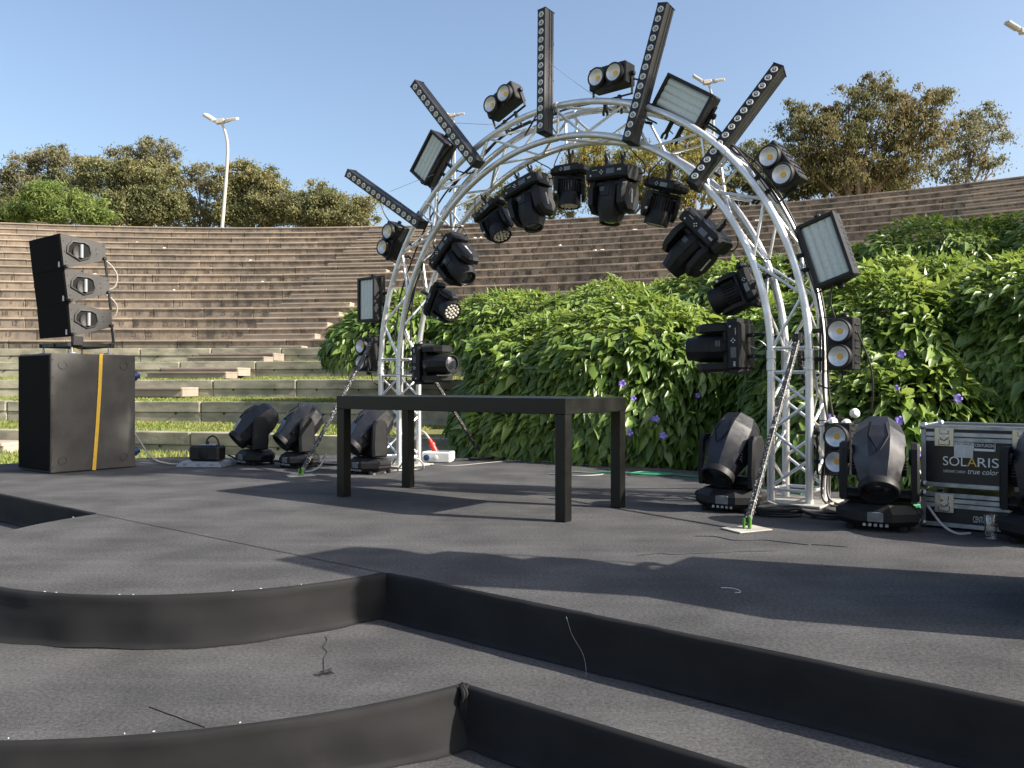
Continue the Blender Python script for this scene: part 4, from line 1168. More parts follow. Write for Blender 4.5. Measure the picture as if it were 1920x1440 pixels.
# ------------------------------------------------------------------ flight cases
def text_part(txt, size, x, z, y, parent, m, wx=1.0, name='lettering', shear=0.0, align=None):
    v, f = glyph(txt, size)
    xs = [p[0] for p in v]; w = max(xs)-min(xs)
    k = wx/w
    M = T(x, y, z) @ RX(90)
    v = [((p[0]-min(xs))*k + shear*p[1], p[1], 0.0) for p in v]
    return MB().add(v, f, M).build(name, m, parent)
def flight_case(origin, W, D, H, lid, label, big):
    c = thing('flight_case', label, 'flight case', T(*origin) @ RZ(-38.7), 'stacked flight cases')
    MB().box((W/2, D/2, H/2), (W-0.012, D-0.012, H-0.012), 0.002).build('panel', M_['laminate'], c)
    e = 0.026
    for (y0) in (0.0, D):
        for (z0) in (e/2, H-e/2, lid, lid-e-0.004):
            MB().box((W/2, y0, z0), (W-0.05 if abs(z0-H/2) < H/2-e else W, 0.014, e), 0.003).build('edge_strip', M_['alu_dull'], c)
        for x0 in (e/2, W-e/2):
            MB().box((x0, y0, H/2), (e, 0.012, H-0.03), 0.002).build('edge_strip', M_['alu_dull'], c)
    for x0 in (0.0, W):
        for z0 in (e/2, H-e/2, lid, lid-e-0.004): MB().box((x0, D/2, z0), (0.013, D-0.04, e), 0.002).build('edge_strip', M_['alu_dull'], c)
    for x0 in (0.0, W):
        for y0 in (0.0, D):
            for z0 in (0.0, H):
                k = MB(); k.lathe([(0.001, -0.026), (0.016, -0.022), (0.025, -0.008), (0.026, 0.006), (0.018, 0.021), (0.001, 0.026)], 12, T(x0+(0.012 if x0 == 0 else -0.012), y0+(0.012 if y0 == 0 else -0.012), z0+(0.012 if z0 == 0 else -0.012)))
                k.build('ball_corner', M_['steel'], c)
    for x0 in (W*0.19, W*0.79):
        k = MB(); zc = lid-e*0.6
        k.box((x0, -0.006, zc), (0.105, 0.006, 0.11), 0.004); k.box((x0, -0.012, zc+0.032), (0.05, 0.012, 0.03), 0.004); k.box((x0, -0.011, zc-0.03), (0.06, 0.010, 0.035), 0.004)
        k.lathe([(0.02, 0), (0.022, 0.004), (0.016, 0.008)], 14, T(x0, -0.012, zc) @ RX(90)); k.box((x0, -0.022, zc), (0.045, 0.004, 0.010), 0.001)
        k.build('butterfly_latch', M_['steel'], c)
    return c
LOW = (2.44, 4.94, 0.012)
case_lo = flight_case(LOW, 0.66, 0.46, 0.20, 0.155, 'low black flight case under the taller case at the right edge', False)
text_part('CENTURION', 0.05, 0.275, 0.058, -0.0012, case_lo, M_['print_white'], 0.105)
case_hi = flight_case((2.44, 4.94, 0.245), 0.66, 0.46, 0.365, 0.31, 'tall black flight case with SOLARIS lettering at the right', True)
for (x, y) in ((0.09, 0.08), (0.57, 0.08), (0.09, 0.38), (0.57, 0.38)):
    k = MB(); k.lathe([(0.0165, -0.014), (0.0165, 0.014)], 14, T(x, y, -0.016) @ RY(90)); k.box((x, y, -0.006), (0.05, 0.06, 0.012), 0.003); k.build('castor', M_['alu_dull'], case_hi)
YF = -0.0012
text_part('SOL', 0.076, 0.118, 0.152, YF, case_hi, M_['print_white'], 0.124)
text_part('A', 0.076, 0.244, 0.152, YF, case_hi, M_['print_yellow'], 0.05)
text_part('RIS', 0.076, 0.298, 0.152, YF, case_hi, M_['print_white'], 0.106)
text_part('true color', 0.044, 0.247, 0.100, YF, case_hi, M_['print_white'], 0.155, shear=0.2)
text_part('SUPER SMART | 2100ROM', 0.021, 0.12, 0.094, YF, case_hi, M_['print_white'], 0.115)
MB().box((0.226, -0.002, 0.222), (0.098, 0.003, 0.088), 0).build('sticker', M_['sticker'], case_hi)
text_part('L22110K0S', 0.016, 0.182, 0.256, -0.0045, case_hi, M_['gap'], 0.088)
mb = MB()
for k in range(5): mb.box((0.206, -0.0045, 0.240-0.0125*k), (0.036, 0.001, 0.004), 0); mb.box((0.252, -0.0045, 0.240-0.0125*k), (0.030, 0.001, 0.004), 0)
mb.build('small_print', M_['dot'], case_hi)
mb = MB()
for (x, z, w, h) in ((0.332, 0.270, 0.108, 0.003), (0.332, 0.222, 0.108, 0.003), (0.2785, 0.246, 0.003, 0.05), (0.3855, 0.246, 0.003, 0.05)): mb.box((x, -0.002, z), (w, 0.002, h), 0)
mb.box((0.332, -0.002, 0.229), (0.10, 0.002, 0.010), 0)
mb.build('logo_frame', M_['print_white'], case_hi)
text_part('CENTURION', 0.026, 0.285, 0.252, -0.0025, case_hi, M_['print_white'], 0.094)

# ------------------------------------------------------------------ small things on the stage
gl = MB(); gl.lathe([(0.030, 0), (0.030, 0.004), (0.036, 0.13), (0.0355, 0.131), (0.034, 0.129), (0.0285, 0.016), (0.001, 0.014)], 24, None, True, False)
tag(gl.build('drinking_glass', M_['glass'], None, T(2.63, 4.55, 0.002)), 'clear drinking glass standing before the flight cases', 'glass')
# white power box with red and blue sockets
pw = thing('power_box', 'white power distribution box with red plug by the left tower', 'power box', T(-0.80, 9.0, 0.002) @ RZ(-12))
MB().box((0, 0, 0.06), (0.32, 0.2, 0.115), 0.012).build('case', M_['white'], pw)
MB().lathe([(0.03, 0), (0.034, 0.012), (0.02, 0.016)], 16, T(-0.10, -0.10, 0.055) @ RX(90)).build('socket', M_['blue'], pw)
MB().lathe([(0.024, 0), (0.026, 0.01), (0.018, 0.012)], 16, T(0.0, -0.10, 0.055) @ RX(90)).build('socket', M_['white'], pw)
k = MB(); k.lathe([(0.03, 0), (0.03, 0.07), (0.038, 0.075), (0.038, 0.10), (0.026, 0.11), (0.02, 0.16)], 14, T(-0.03, 0.0, 0.11) @ RY(-28)); k.build('red_plug', M_['red'], pw)
k = MB(); k.box((0.08, -0.02, 0.12), (0.14, 0.12, 0.01), 0.003); k.build('lid', M_['alu_dull'], pw)
MB().path(crom([(-0.10, 0, 0.25), (-0.16, 0.02, 0.31), (-0.24, 0.06, 0.33), (-0.32, 0.1, 0.26)], 6), 0.013, 8).build('feed_cable', M_['cable_white'], pw)
# red inline connector
rc = thing('red_connector', 'red industrial connector lying on cable before the vines', 'connector', T(0.045, 9.33, 0.036) @ RZ(8))
k = MB(); k.lathe([(0.02, -0.13), (0.03, -0.11), (0.03, -0.01), (0.042, 0.0), (0.042, 0.035), (0.032, 0.04), (0.032, 0.11), (0.02, 0.13)], 14, RY(90)); k.build('shell', M_['red'], rc)
MB().lathe([(0.012, 0.12), (0.026, 0.125), (0.026, 0.16)], 12, RY(90)).build('cap', M_['litter'], rc)
tag(MB().path(crom([(-0.62, 9.0, 0.03), (-0.4, 9.25, 0.012), (-0.2, 9.38, 0.012), (-0.1, 9.33, 0.03)], 8), 0.012, 8).build('feed_cable', M_['cable']), 'black feed cable from white power box to red connector', 'cable')
# grey box on aluminium tray
tr = thing('equipment_tray', 'aluminium tray lying on the stage right of the subwoofer', 'tray', T(-3.19, 8.62, 0.002) @ RZ(-6))
MB().loft([[(-0.25,-0.16,0),(0.25,-0.16,0),(0.25,0.16,0),(-0.25,0.16,0)], [(-0.20,-0.12,0.05),(0.20,-0.12,0.05),(0.20,0.12,0.05),(-0.20,0.12,0.05)]]).build('tray', M_['alu_dull'], tr)
for q in range(3): MB().box((-0.14+0.14*q, -0.146, 0.024), (0.05, 0.012, 0.02), 0.003, ).build('latch', M_['steel'], tr)
dv = thing('stage_device', 'small dark box with looped cable on the aluminium tray', 'device', T(-3.17, 8.62, 0.054) @ RZ(-8))
MB().box((0, 0, 0.08), (0.33, 0.17, 0.155), 0.02).build('case', M_['black'], dv)
MB().lathe([(0.05, 0), (0.052, 0.008), (0.044, 0.012)], 18, T(0.0, -0.085, 0.075) @ RX(90)).build('dial', M_['plastic'], dv)
MB().box((0.02, 0.0, 0.165), (0.18, 0.12, 0.012), 0.004).build('top_plate', M_['alu_dull'], dv)
MB().path(crom([(0.0, 0, 0.165), (0.0, 0.0, 0.22), (0.05, 0, 0.255), (0.10, 0, 0.235), (0.125, 0, 0.18), (0.14, 0.0, 0.12)], 6), 0.009, 8).build('cable_loop', M_['cable'], dv)
MB().lathe([(0.018, 0.16), (0.018, 0.20)], 10).build('plug', M_['plastic'], dv)
# round white connectors hanging by the right tower
for (p, r_, lab) in (((2.215, 5.72, 0.585), 'a', 'round white plug at left of the three hanging by the right tower'), ((2.30, 5.70, 0.575), 'b', 'middle round white plug hanging by the right tower'), ((2.40, 5.80, 0.645), 'c', 'topmost round white plug hanging by the right tower')):
    k = MB().lathe([(0.001, -0.028), (0.026, -0.024), (0.034, -0.008), (0.034, 0.012), (0.022, 0.026), (0.001, 0.03)], 14, RX(75) @ RY(12)).build('white_plug', M_['white'], None, Matrix.Translation(p))
    tag(k, lab, 'plug', 'round white plugs by the right tower')

# ------------------------------------------------------------------ cables
def cable(name, pts, r, m, label, group=None, n=8):
    o = MB().path(crom(pts, n), r, 6).build(name, M_[m])
    return tag(o, label, 'cable', group)
GC = 'cables running along the arch'
for k, (lab, t0, t1, off, dd) in enumerate((('black cable along the outer arch chord, lowest left strand', 176, 100, 0.045, -0.06), ('black cable behind the arch crown, outermost strand', 130, 60, 0.05, -0.10),
        ('black cable on the right arch shoulder, front strand', 92, 4, 0.05, 0.03), ('black cable on the right arch shoulder, back strand', 84, 2, 0.06, -0.08), ('thick black cable strung inside the left truss', 172, 110, -0.14, -0.05))):
    pts = []
    for a in np.linspace(t0, t1, 16):
        pts.append(arc(RO+off+0.025*noise.noise(Vector((a*0.09, k*3.7, 0))), a, dd+0.06*noise.noise(Vector((a*0.07, k*5.1, 8)))))
    if k in (2, 3):
        pts += [pl(RO+0.06, 0.8, dd), pl(RO+0.09, 0.5, dd-0.02), pl(RO+0.05, 0.2, dd), pl(RO+0.10, 0.02, dd+0.05), pl(RO+0.30, 0.012, dd-0.1)]
    if k == 0: pts = [pl(-RO-0.10, 0.15, 0.02), pl(-RO-0.06, 0.5, 0.03), pl(-RO-0.08, 0.8, 0.02)] + pts
    cable('power_cable', pts, 0.009 if k < 4 else 0.013, 'cable', lab, GC, 5)
cable('signal_cable', [pl(-1.66, 2.9, -0.05), pl(-1.75, 2.6, -0.1), pl(-1.62, 2.35, 0.0), pl(-1.80, 2.1, -0.05), pl(-1.9, 1.7, 0.0), pl(-2.0, 1.2, -0.05), pl(-2.02, 0.7, 0), pl(-2.0, 0.3, 0), pl(-2.1, 0.02, 0.1)], 0.008, 'cable', 'black cable hanging inside the left tower', GC)
cable('signal_cable', [pl(-2.2, 2.8, 0.2), pl(-2.16, 2.62, 0.16), pl(-2.08, 2.5, 0.13), pl(-2.0, 2.42, 0.1)], 0.006, 'cable', 'thin cable drooping from lowest left batten to the blinder below', GC)
cable('signal_cable', [pl(-1.18, 3.18, 0.12), pl(-1.22, 2.95, 0.12), pl(-1.0, 2.85, 0.1), pl(-0.9, 2.95, 0.05)], 0.007, 'cable', 'cable loop under the second left batten', GC)
cable('signal_cable', [pl(-0.02, 3.5, 0.1), pl(-0.25, 3.25, 0.05), pl(-0.42, 3.12, 0.0)], 0.008, 'cable', 'straight black cable left of the upright batten', GC)
cable('signal_cable', [pl(0.02, 3.30, 0.1), pl(-0.08, 3.15, 0.04), pl(-0.05, 3.05, 0.0)], 0.006, 'cable', 'short black cable at the foot of the upright batten', GC)
cable('signal_cable', [pl(0.7, 3.38, 0.0), pl(0.82, 3.3, 0.0), pl(0.84, 3.05, 0.05), pl(0.95, 2.95, 0.0)], 0.007, 'cable', 'cable dropping from the level double blinder', GC)
cable('signal_cable', [pl(1.35, 2.9, 0.0), pl(1.5, 2.78, 0.02), pl(1.62, 2.6, 0.0), pl(1.72, 2.55, -0.02)], 0.009, 'cable', 'cable under the top right strobe panel', GC)
cable('signal_cable', [pl(2.36, 1.54, 0.05), pl(2.35, 1.42, 0.06), pl(2.38, 1.3, 0.05)], 0.006, 'cable', 'short cable between right strobe and the double blinder below', GC)
cable('signal_cable', [pl(2.43, 0.94, 0.05), pl(2.42, 0.86, 0.06), pl(2.34, 0.82, 0.05), pl(2.24, 0.85, 0.03)], 0.006, 'cable', 'cable looping under the upright double blinder', GC)
cable('signal_cable', [pl(2.53, 1.2, 0.05), pl(2.62, 0.95, 0.06), pl(2.62, 0.7, 0.05), pl(2.55, 0.6, 0.03), pl(2.48, 0.58, 0.0)], 0.006, 'cable', 'long cable drooping between the two right double blinders', GC)
cable('signal_cable', [pl(-2.44, 0.97, 0.1), pl(-2.40, 0.86, 0.08), pl(-2.28, 0.84, 0.05), pl(-2.22, 0.95, 0)], 0.007, 'cable', 'cable loop under the double blinder beside the left tower', GC)
cable('drop_cable', [pl(2.25, 0.95, 0.1), pl(2.28, 0.8, 0.12), pl(2.24, 0.62, 0.1), pl(2.3, 0.56, 0.1), pl(2.36, 0.62, 0.06)], 0.008, 'cable_white', 'pale cable carrying the round white plugs')
# floor cables
def coil(cx, cy, r, turns, seed):
    out = []
    for k in range(turns*9):
        a = k*2*math.pi/9
        rr = r*(1 + 0.25*noise.noise(Vector((k*0.31, seed, 0))))
        out.append((cx + rr*1.35*math.cos(a) + 0.02*noise.noise(Vector((k*0.2, seed, 5))), cy + rr*math.sin(a)*0.9, 0.012 + 0.012*(k//9) + 0.006*noise.noise(Vector((k, seed, 2)))))
    return out
cable('cable_coil', coil(1.72, 5.36, 0.10, 4, 1.0) + [(1.95, 5.3, 0.012), (2.2, 5.22, 0.01), (2.45, 5.3, 0.01)], 0.011, 'cable', 'coiled black cable on the floor before the right tower')
cable('cable_coil', coil(2.02, 5.25, 0.09, 2, 4.0) + [(2.1, 5.5, 0.012), (2.2, 5.75, 0.012), (2.26, 5.9, 0.1), (2.28, 5.95, 0.5)], 0.009, 'cable', 'loose black cable loop right of the coil at the tower foot')
cable('white_cable', [(1.62, 5.62, 0.05), (1.62, 5.45, 0.012), (1.70, 5.4, 0.01), (1.78, 5.48, 0.03), (1.74, 5.62, 0.05)], 0.009, 'cable_white', 'short white cable loop beside the floor spotlight at right tower')
cable('green_cable', [(1.95, 7.3, 0.01), (1.6, 7.55, 0.01), (1.35, 7.75, 0.012), (1.1, 7.7, 0.015), (1.25, 7.85, 0.018), (1.5, 7.68, 0.016), (1.2, 7.62, 0.02), (0.95, 7.82, 0.012), (0.6, 7.95, 0.01)], 0.008, 'cable_green', 'green cable lying on the stage behind the right table leg')
cable('green_cable', [(2.2, 6.3, 0.012), (2.05, 6.7, 0.01), (1.85, 7.0, 0.01), (1.75, 7.35, 0.01)], 0.008, 'cable_green', 'green cable behind the right tower foot')
cable('green_cable', coil(2.62, 5.62, 0.11, 3, 7.0), 0.008, 'cable_green', 'green cable coil beside the flight cases')
cable('floor_cable', [(0.55, 7.98, 0.008), (0.85, 7.75, 0.008), (0.62, 7.6, 0.008), (0.35, 7.75, 0.008)], 0.006, 'cable_grey', 'thin grey cable end on the stage left of the green cable')
cable('floor_cable', [(-3.0, 8.75, 0.1), (-2.9, 8.95, 0.012), (-2.75, 9.1, 0.01), (-2.2, 8.85, 0.01), (-1.6, 8.5, 0.01), (-1.2, 8.45, 0.01)], 0.009, 'cable', 'black floor cable behind the left floor spotlights')
cable('floor_cable', [(-3.85, 8.45, 0.35), (-3.70, 8.5, 0.1), (-3.55, 8.62, 0.02), (-3.35, 8.75, 0.012), (-3.25, 8.8, 0.02)], 0.009, 'cable_grey', 'grey cable from the subwoofer to the tray')
cable('white_cable', [(-1.90, 8.30, 0.10), (-1.82, 8.12, 0.16), (-1.86, 7.98, 0.05), (-1.96, 7.95, 0.01), (-2.05, 8.08, 0.01)], 0.008, 'cable_white', 'white cable loop beside the second floor spotlight')
cable('white_cable', [(-1.10, 7.95, 0.02), (-1.0, 7.9, 0.14), (-0.9, 8.0, 0.12), (-0.88, 8.15, 0.015), (-1.1, 8.05, 0.01), (-1.3, 7.75, 0.01)], 0.010, 'cable_white', 'white cable loops at the left tower foot')
cable('white_cable', [(2.42, 4.82, 0.14), (2.45, 4.72, 0.05), (2.50, 4.66, 0.01), (2.58, 4.66, 0.01)], 0.007, 'cable_white', 'white tie hanging by the lower flight case corner')
cable('floor_cable', [(-0.95, 8.7, 0.012), (-0.6, 8.55, 0.008), (0.1, 9.1, 0.008), (0.9, 8.55, 0.008)], 0.004, 'cable_grey', 'thin pale line along the stage back edge')
# thin guy wires
cable('guy_wire', [(0.33, 7.16, 3.62), (0.62, 6.98, 3.33), (0.9, 6.85, 3.1)], 0.0018, 'cable_grey', 'thin wire from the upright batten to the crown')
cable('guy_wire', [(-1.22, 8.3, 2.78), (-0.95, 8.1, 2.83), (-0.75, 7.95, 2.86)], 0.0018, 'cable_grey', 'thin wire behind the tilted left strobe')
cable('guy_wire', [(-0.62, 7.82, 3.32), (-0.3, 7.65, 3.25), (0.05, 7.5, 3.19)], 0.0018, 'cable_grey', 'thin wire between second batten and tilted double blinder')

# ------------------------------------------------------------------ lamp posts behind the bowl
def lamp_post(X, Y, zb, zt, lean, sc, label, heads=2):
    root = thing('lamp_post', label, 'lamp post', T(X, Y, zb), 'floodlight posts behind the bowl')
    H = zt-zb
    pts = [(lean[0]*H, 0, 0), (lean[1]*H, 0, H*0.55), (lean[2]*H, 0, H*0.8), (lean[3]*H, 0, H*0.93), (lean[4]*H, 0, H*1.0)]
    c = crom(pts, 6); n = len(c)
    MB().path(c, 0.1, 10, [0.088*sc - 0.04*sc*k/(n-1) for k in range(n)]).build('post', M_['lamp_post'], root)
    MB().lathe([(0.2*sc, -0.02), (0.2*sc, 0.12), (0.13*sc, 0.2)], 12, T(lean[0]*H, 0, 0)).build('foot', M_['lamp_post'], root)
    tx = lean[4]*H
    MB().box((0, 0, 0), (0.42*sc, 0.25*sc, 0.22*sc), 0.03, T(tx-0.05*sc, 0, H+0.05*sc) @ RY(-8)).build('gear_box', M_['lamp_post'], root)
    for (dx, dz, ry, rx) in ((-0.55, 0.25, 32, 0), (0.52, 0.16, -6, 0), (0.1, 0.4, 0, 30))[:heads]:
        h = MB(); h.box((0, 0, 0), (0.56*sc, 0.42*sc, 0.14*sc), 0.03); h.box((0, -0.2*sc, -0.03*sc), (0.50*sc, 0.05*sc, 0.10*sc), 0.01)
        h.build('flood_head', M_['lamp_post'], root, T(tx+dx*sc, 0, H+dz*sc) @ RY(ry) @ RX(18))
        MB().path([(tx, 0, H), (tx+dx*sc*0.6, 0, H+0.02), (tx+dx*sc, 0, H+dz*sc-0.06*sc)], 0.025*sc, 6).build('arm', M_['lamp_post'], root)
lamp_post(-13.9, 39.6, 7.9, 13.35, (0.0, 0.045, 0.055, 0.03, 0.0), 1.0, 'pale curved floodlight post above the left seat rows')
lamp_post(-4.3, 62.0, 7.5, 20.9, (0.0, 0.0, 0.0, 0.0, -0.01), 1.1, 'far floodlight post seen behind the second left batten')
lamp_post(10.2, 42.0, 7.8, 16.1, (0.0, 0.0, 0.0, -0.01, -0.03), 1.0, 'floodlight post behind the top right strobe panel')
lamp_post(20.45, 32.6, 7.8, 14.7, (0.0, 0.0, 0.0, -0.01, -0.03), 1.0, 'floodlight post cut by the upper right picture edge')
# metal dish on the top row at far left
ds = thing('dish_lamp', 'low round dish on the top seat row at far left', 'dish', T(-22.6, 39.6, 8.1))
MB().lathe([(0.04, 0), (0.04, 0.35), (0.1, 0.36), (0.38, 0.44), (0.4, 0.46), (0.02, 0.50)], 18).build('dish', M_['alu_dull'], ds)

# ------------------------------------------------------------------ trees behind the bowl
def lay(px, py, Y): return Vector(((px-960)/FOC*Y, Y, CAMZ + (720-py)/FOC*Y))
def tree(name, label, Y, lobes, m, base, dens=1.0, leaf=(0.17, 0.034), clump=0.42, seed=1, droop=0.5, limbs=True, group='trees behind the amphitheatre', zbase=7.9):
    rg = np.random.default_rng(seed)
    k = Y/FOC
    bx = (base-960)*k
    root = thing(name, label, 'tree', T(bx, Y, zbase), group)
    P = []; cents = []
    for (px, py, rx, ry) in lobes:
        c = lay(px, py, Y); rx *= k; rz = ry*k; ryy = (rx+rz)*0.5
        nc = max(8, int(rx*rz*math.pi*5.5/(clump*clump*3.2)))
        u = rg.normal(size=(nc, 3)); u /= np.linalg.norm(u, axis=1)[:, None]
        rad = rg.uniform(0.2, 1.0, nc)**0.5*rg.uniform(0.85, 1.15, nc)
        cc = np.array(c) + u*rad[:, None]*np.array([rx, ryy, rz])
        cents.append((c, rx, rz))
        nl = int(170*dens*(clump/0.42)**2)
        for q in cc:
            s_ = clump*rg.uniform(0.6, 1.35)
            d = rg.normal(size=(nl, 3)); d /= np.linalg.norm(d, axis=1)[:, None]
            rr = np.abs(rg.normal(0, 0.75, nl))
            P.append(q + d*rr[:, None]*s_*np.array([1.0, 1.0, 0.75]) - np.array([0, 0, 1])*(rr**2)[:, None]*s_*0.25*droop)
    P = np.concatenate(P); N = len(P)
    P = P - np.array([bx, Y, zbase])
    L = leaf[0]*rg.uniform(0.6, 1.4, N); W = leaf[1]*rg.uniform(0.7, 1.3, N)
    d = rg.normal(size=(N, 3)); d[:, 2] -= droop*1.4; d /= np.linalg.norm(d, axis=1)[:, None]
    s = np.cross(d, rg.normal(size=(N, 3))); s /= np.linalg.norm(s, axis=1)[:, None] + 1e-9
    a = d*L[:, None]*0.5; b = s*W[:, None]
    V = np.stack([P-a, P-b+a*0.1, P+a, P+b+a*0.1], 1).reshape(-1, 3)
    F = np.arange(4*N).reshape(-1, 4)
    new_obj('crown', np_mesh('crown', V, F, M_[m], False, rg.random(N)), root)
    tr = MB()
    rnd = random.Random(seed)
    for (c, rx, rz) in cents:
        e = c - Vector((bx, Y, zbase))
        p1 = Vector((e.x*0.22, rnd.uniform(-0.2, 0.2), e.z*0.35)); p2 = Vector((e.x*0.62, rnd.uniform(-0.3, 0.3), e.z*0.68))
        pts = crom([(rnd.uniform(-0.1, 0.1), rnd.uniform(-0.1, 0.1), -0.4), p1, p2, e + Vector((0, 0, rz*0.3))], 5)
        n = len(pts)
        tr.path(pts, 0.1, 7, [0.10*(1-0.85*q/(n-1)) + 0.01 for q in range(n)])
        for q in range(3):
            s0 = pts[int(n*0.6)]; e2 = e + Vector((rnd.uniform(-1, 1)*rx*0.7, rnd.uniform(-0.5, 0.5)*rx, rnd.uniform(-0.5, 0.8)*rz))
            pp = crom([s0, s0.lerp(e2, 0.5)+Vector((0, 0, 0.15)), e2], 4)
            tr.path(pp, 0.04, 5, [0.03*(1-0.8*i/(len(pp)-1)) for i in range(len(pp))])
    tr.build('trunk', M_['bark'], root)
    return root
tree('olive_tree', 'brownish tree at the far left edge behind the green bush', 49, [(92,296,42,26),(40,322,34,32),(130,318,36,36),(75,362,60,42),(20,360,30,40),(100,405,90,22)], 'fol_grey', 80, 0.8, seed=11)
tree('olive_tree', 'tall grey-green tree with double crown behind the left row', 52, [(228,285,22,17),(292,288,42,26),(306,316,34,30),(262,312,30,22)], 'fol_grey', 280, 0.8, seed=12)
tree('olive_tree', 'broad olive tree in the middle of the left row', 47, [(190,328,58,36),(255,340,45,44),(170,376,55,45),(300,352,44,50),(255,385,85,36),(320,385,50,34),(260,410,110,18)], 'fol_olive', 265, 1.1, seed=13)
tree('olive_tree', 'thin gappy tree left of the pale lamp post', 48, [(372,332,28,26),(350,368,26,34),(392,352,22,22),(395,398,40,22),(385,414,50,14)], 'fol_grey', 378, 0.55, seed=14)
tree('olive_tree', 'rounded olive tree behind the pale lamp post', 47, [(445,325,44,24),(482,342,48,36),(430,365,34,40),(505,382,52,40),(455,395,60,26),(480,412,80,14)], 'fol_olive', 470, 1.1, seed=15)
tree('olive_tree', 'low olive tree at right end of the left row', 46, [(596,372,44,30),(560,395,55,28),(645,388,44,26),(690,384,26,24),(540,385,26,28),(620,405,80,18),(640,415,90,12)], 'fol_olive', 600, 1.1, seed=16)
tree('feathery_shrub', 'bright green feathery shrub on the left hilltop', 43.5, [(84,372,46,32),(115,398,64,24),(182,405,36,18),(60,402,50,22),(150,385,40,25)], 'fol_green', 110, 1.3, leaf=(0.26, 0.026), clump=0.36, seed=17, droop=0.1)
tree('olive_tree', 'low dark tree at left edge under the brownish tree', 44.5, [(15,392,40,26),(2,405,40,18)], 'fol_dark', 15, 1.0, seed=18)
tree('eucalyptus_tree', 'yellow-green tree seen through the arch crown', 43, [(1110,288,44,40),(1190,300,56,48),(1085,330,34,46),(1150,360,70,36),(1235,350,40,40)], 'fol_yellow', 1150, 0.75, seed=19, droop=1.0, zbase=7.9)
tree('eucalyptus_tree', 'thin tall tree seen through the right arch shoulder', 41, [(1290,300,42,56),(1310,250,26,34),(1270,360,36,34),(1330,345,30,36)], 'fol_yellow', 1300, 0.55, seed=20, droop=1.0)
tree('olive_tree', 'low tree seen through the upper left of the arch', 45, [(965,368,48,30),(905,388,40,24),(1010,352,34,34),(940,395,60,18),(1040,385,40,25)], 'fol_olive', 965, 0.9, seed=21)
tree('eucalyptus_tree', 'small dark tree between right arch shoulder and big tree', 44, [(1405,305,38,46),(1375,350,44,36),(1440,335,30,40)], 'fol_dark', 1400, 0.9, seed=22, droop=0.9)
tree('eucalyptus_tree', 'big brown-green tree above the right seat rows', 37, [(1508,222,52,40),(1590,198,48,36),(1645,162,30,28),(1712,192,60,34),(1770,180,24,16),(1555,262,80,46),(1650,235,70,50),(1735,250,50,48),(1492,300,48,48),(1590,320,80,42),(1690,305,60,44)], 'fol_brown', 1610, 0.62, seed=23, droop=1.1, leaf=(0.18, 0.03), clump=0.40)
tree('eucalyptus_tree', 'dark lower tree behind the base of the big brown-green tree', 39.5, [(1540,320,70,40),(1620,330,70,36),(1480,340,50,34),(1670,345,40,25)], 'fol_dark', 1560, 1.0, seed=24, droop=0.9)
tree('eucalyptus_tree', 'pale grey-green gappy tree right of the big tree', 40, [(1838,222,42,26),(1800,255,40,42),(1862,252,26,22),(1785,318,42,30),(1862,308,26,20),(1830,285,26,26)], 'fol_grey', 1800, 0.42, seed=25, droop=0.8)

# ------------------------------------------------------------------ vine mounds
def leaf_template():
    v = np.array([(0,0,0), (-0.20,0.16,0.06), (0,0.30,0.0), (0.20,0.16,0.06), (-0.27,0.42,0.075), (0.27,0.42,0.075), (0,0.62,-0.015), (-0.15,0.72,0.02), (0.15,0.72,0.02), (0,1.0,-0.10)], dtype=float)
    f = np.array([(0,2,1),(0,3,2),(1,2,4),(3,5,2),(4,2,6),(5,6,2),(4,6,7),(5,8,6),(7,6,9),(8,9,6)])
    return v, f
LV, LF = leaf_template()
LEAF = np_mesh('leaf', LV, LF, M_['leaf_obj'], True)
PET = MB()
for q in range(5):
    a = q*2*math.pi/5
    PET.loft([[(0.0,0.0,0.0),(0.012,0.008,0.004),(0.012,-0.008,0.004)], [(0.03,0,0.004),(0.034,0.020,0.010),(0.034,-0.020,0.010)], [(0.052,0,0.0),(0.050,0.012,0.004),(0.050,-0.012,0.004)]], Matrix.Rotation(a, 4, 'Z'))
PET.lathe([(0.010, -0.03), (0.013, 0.0)], 8)
PETM = PET.mesh('flower', M_['petal'])
ALL_E = []
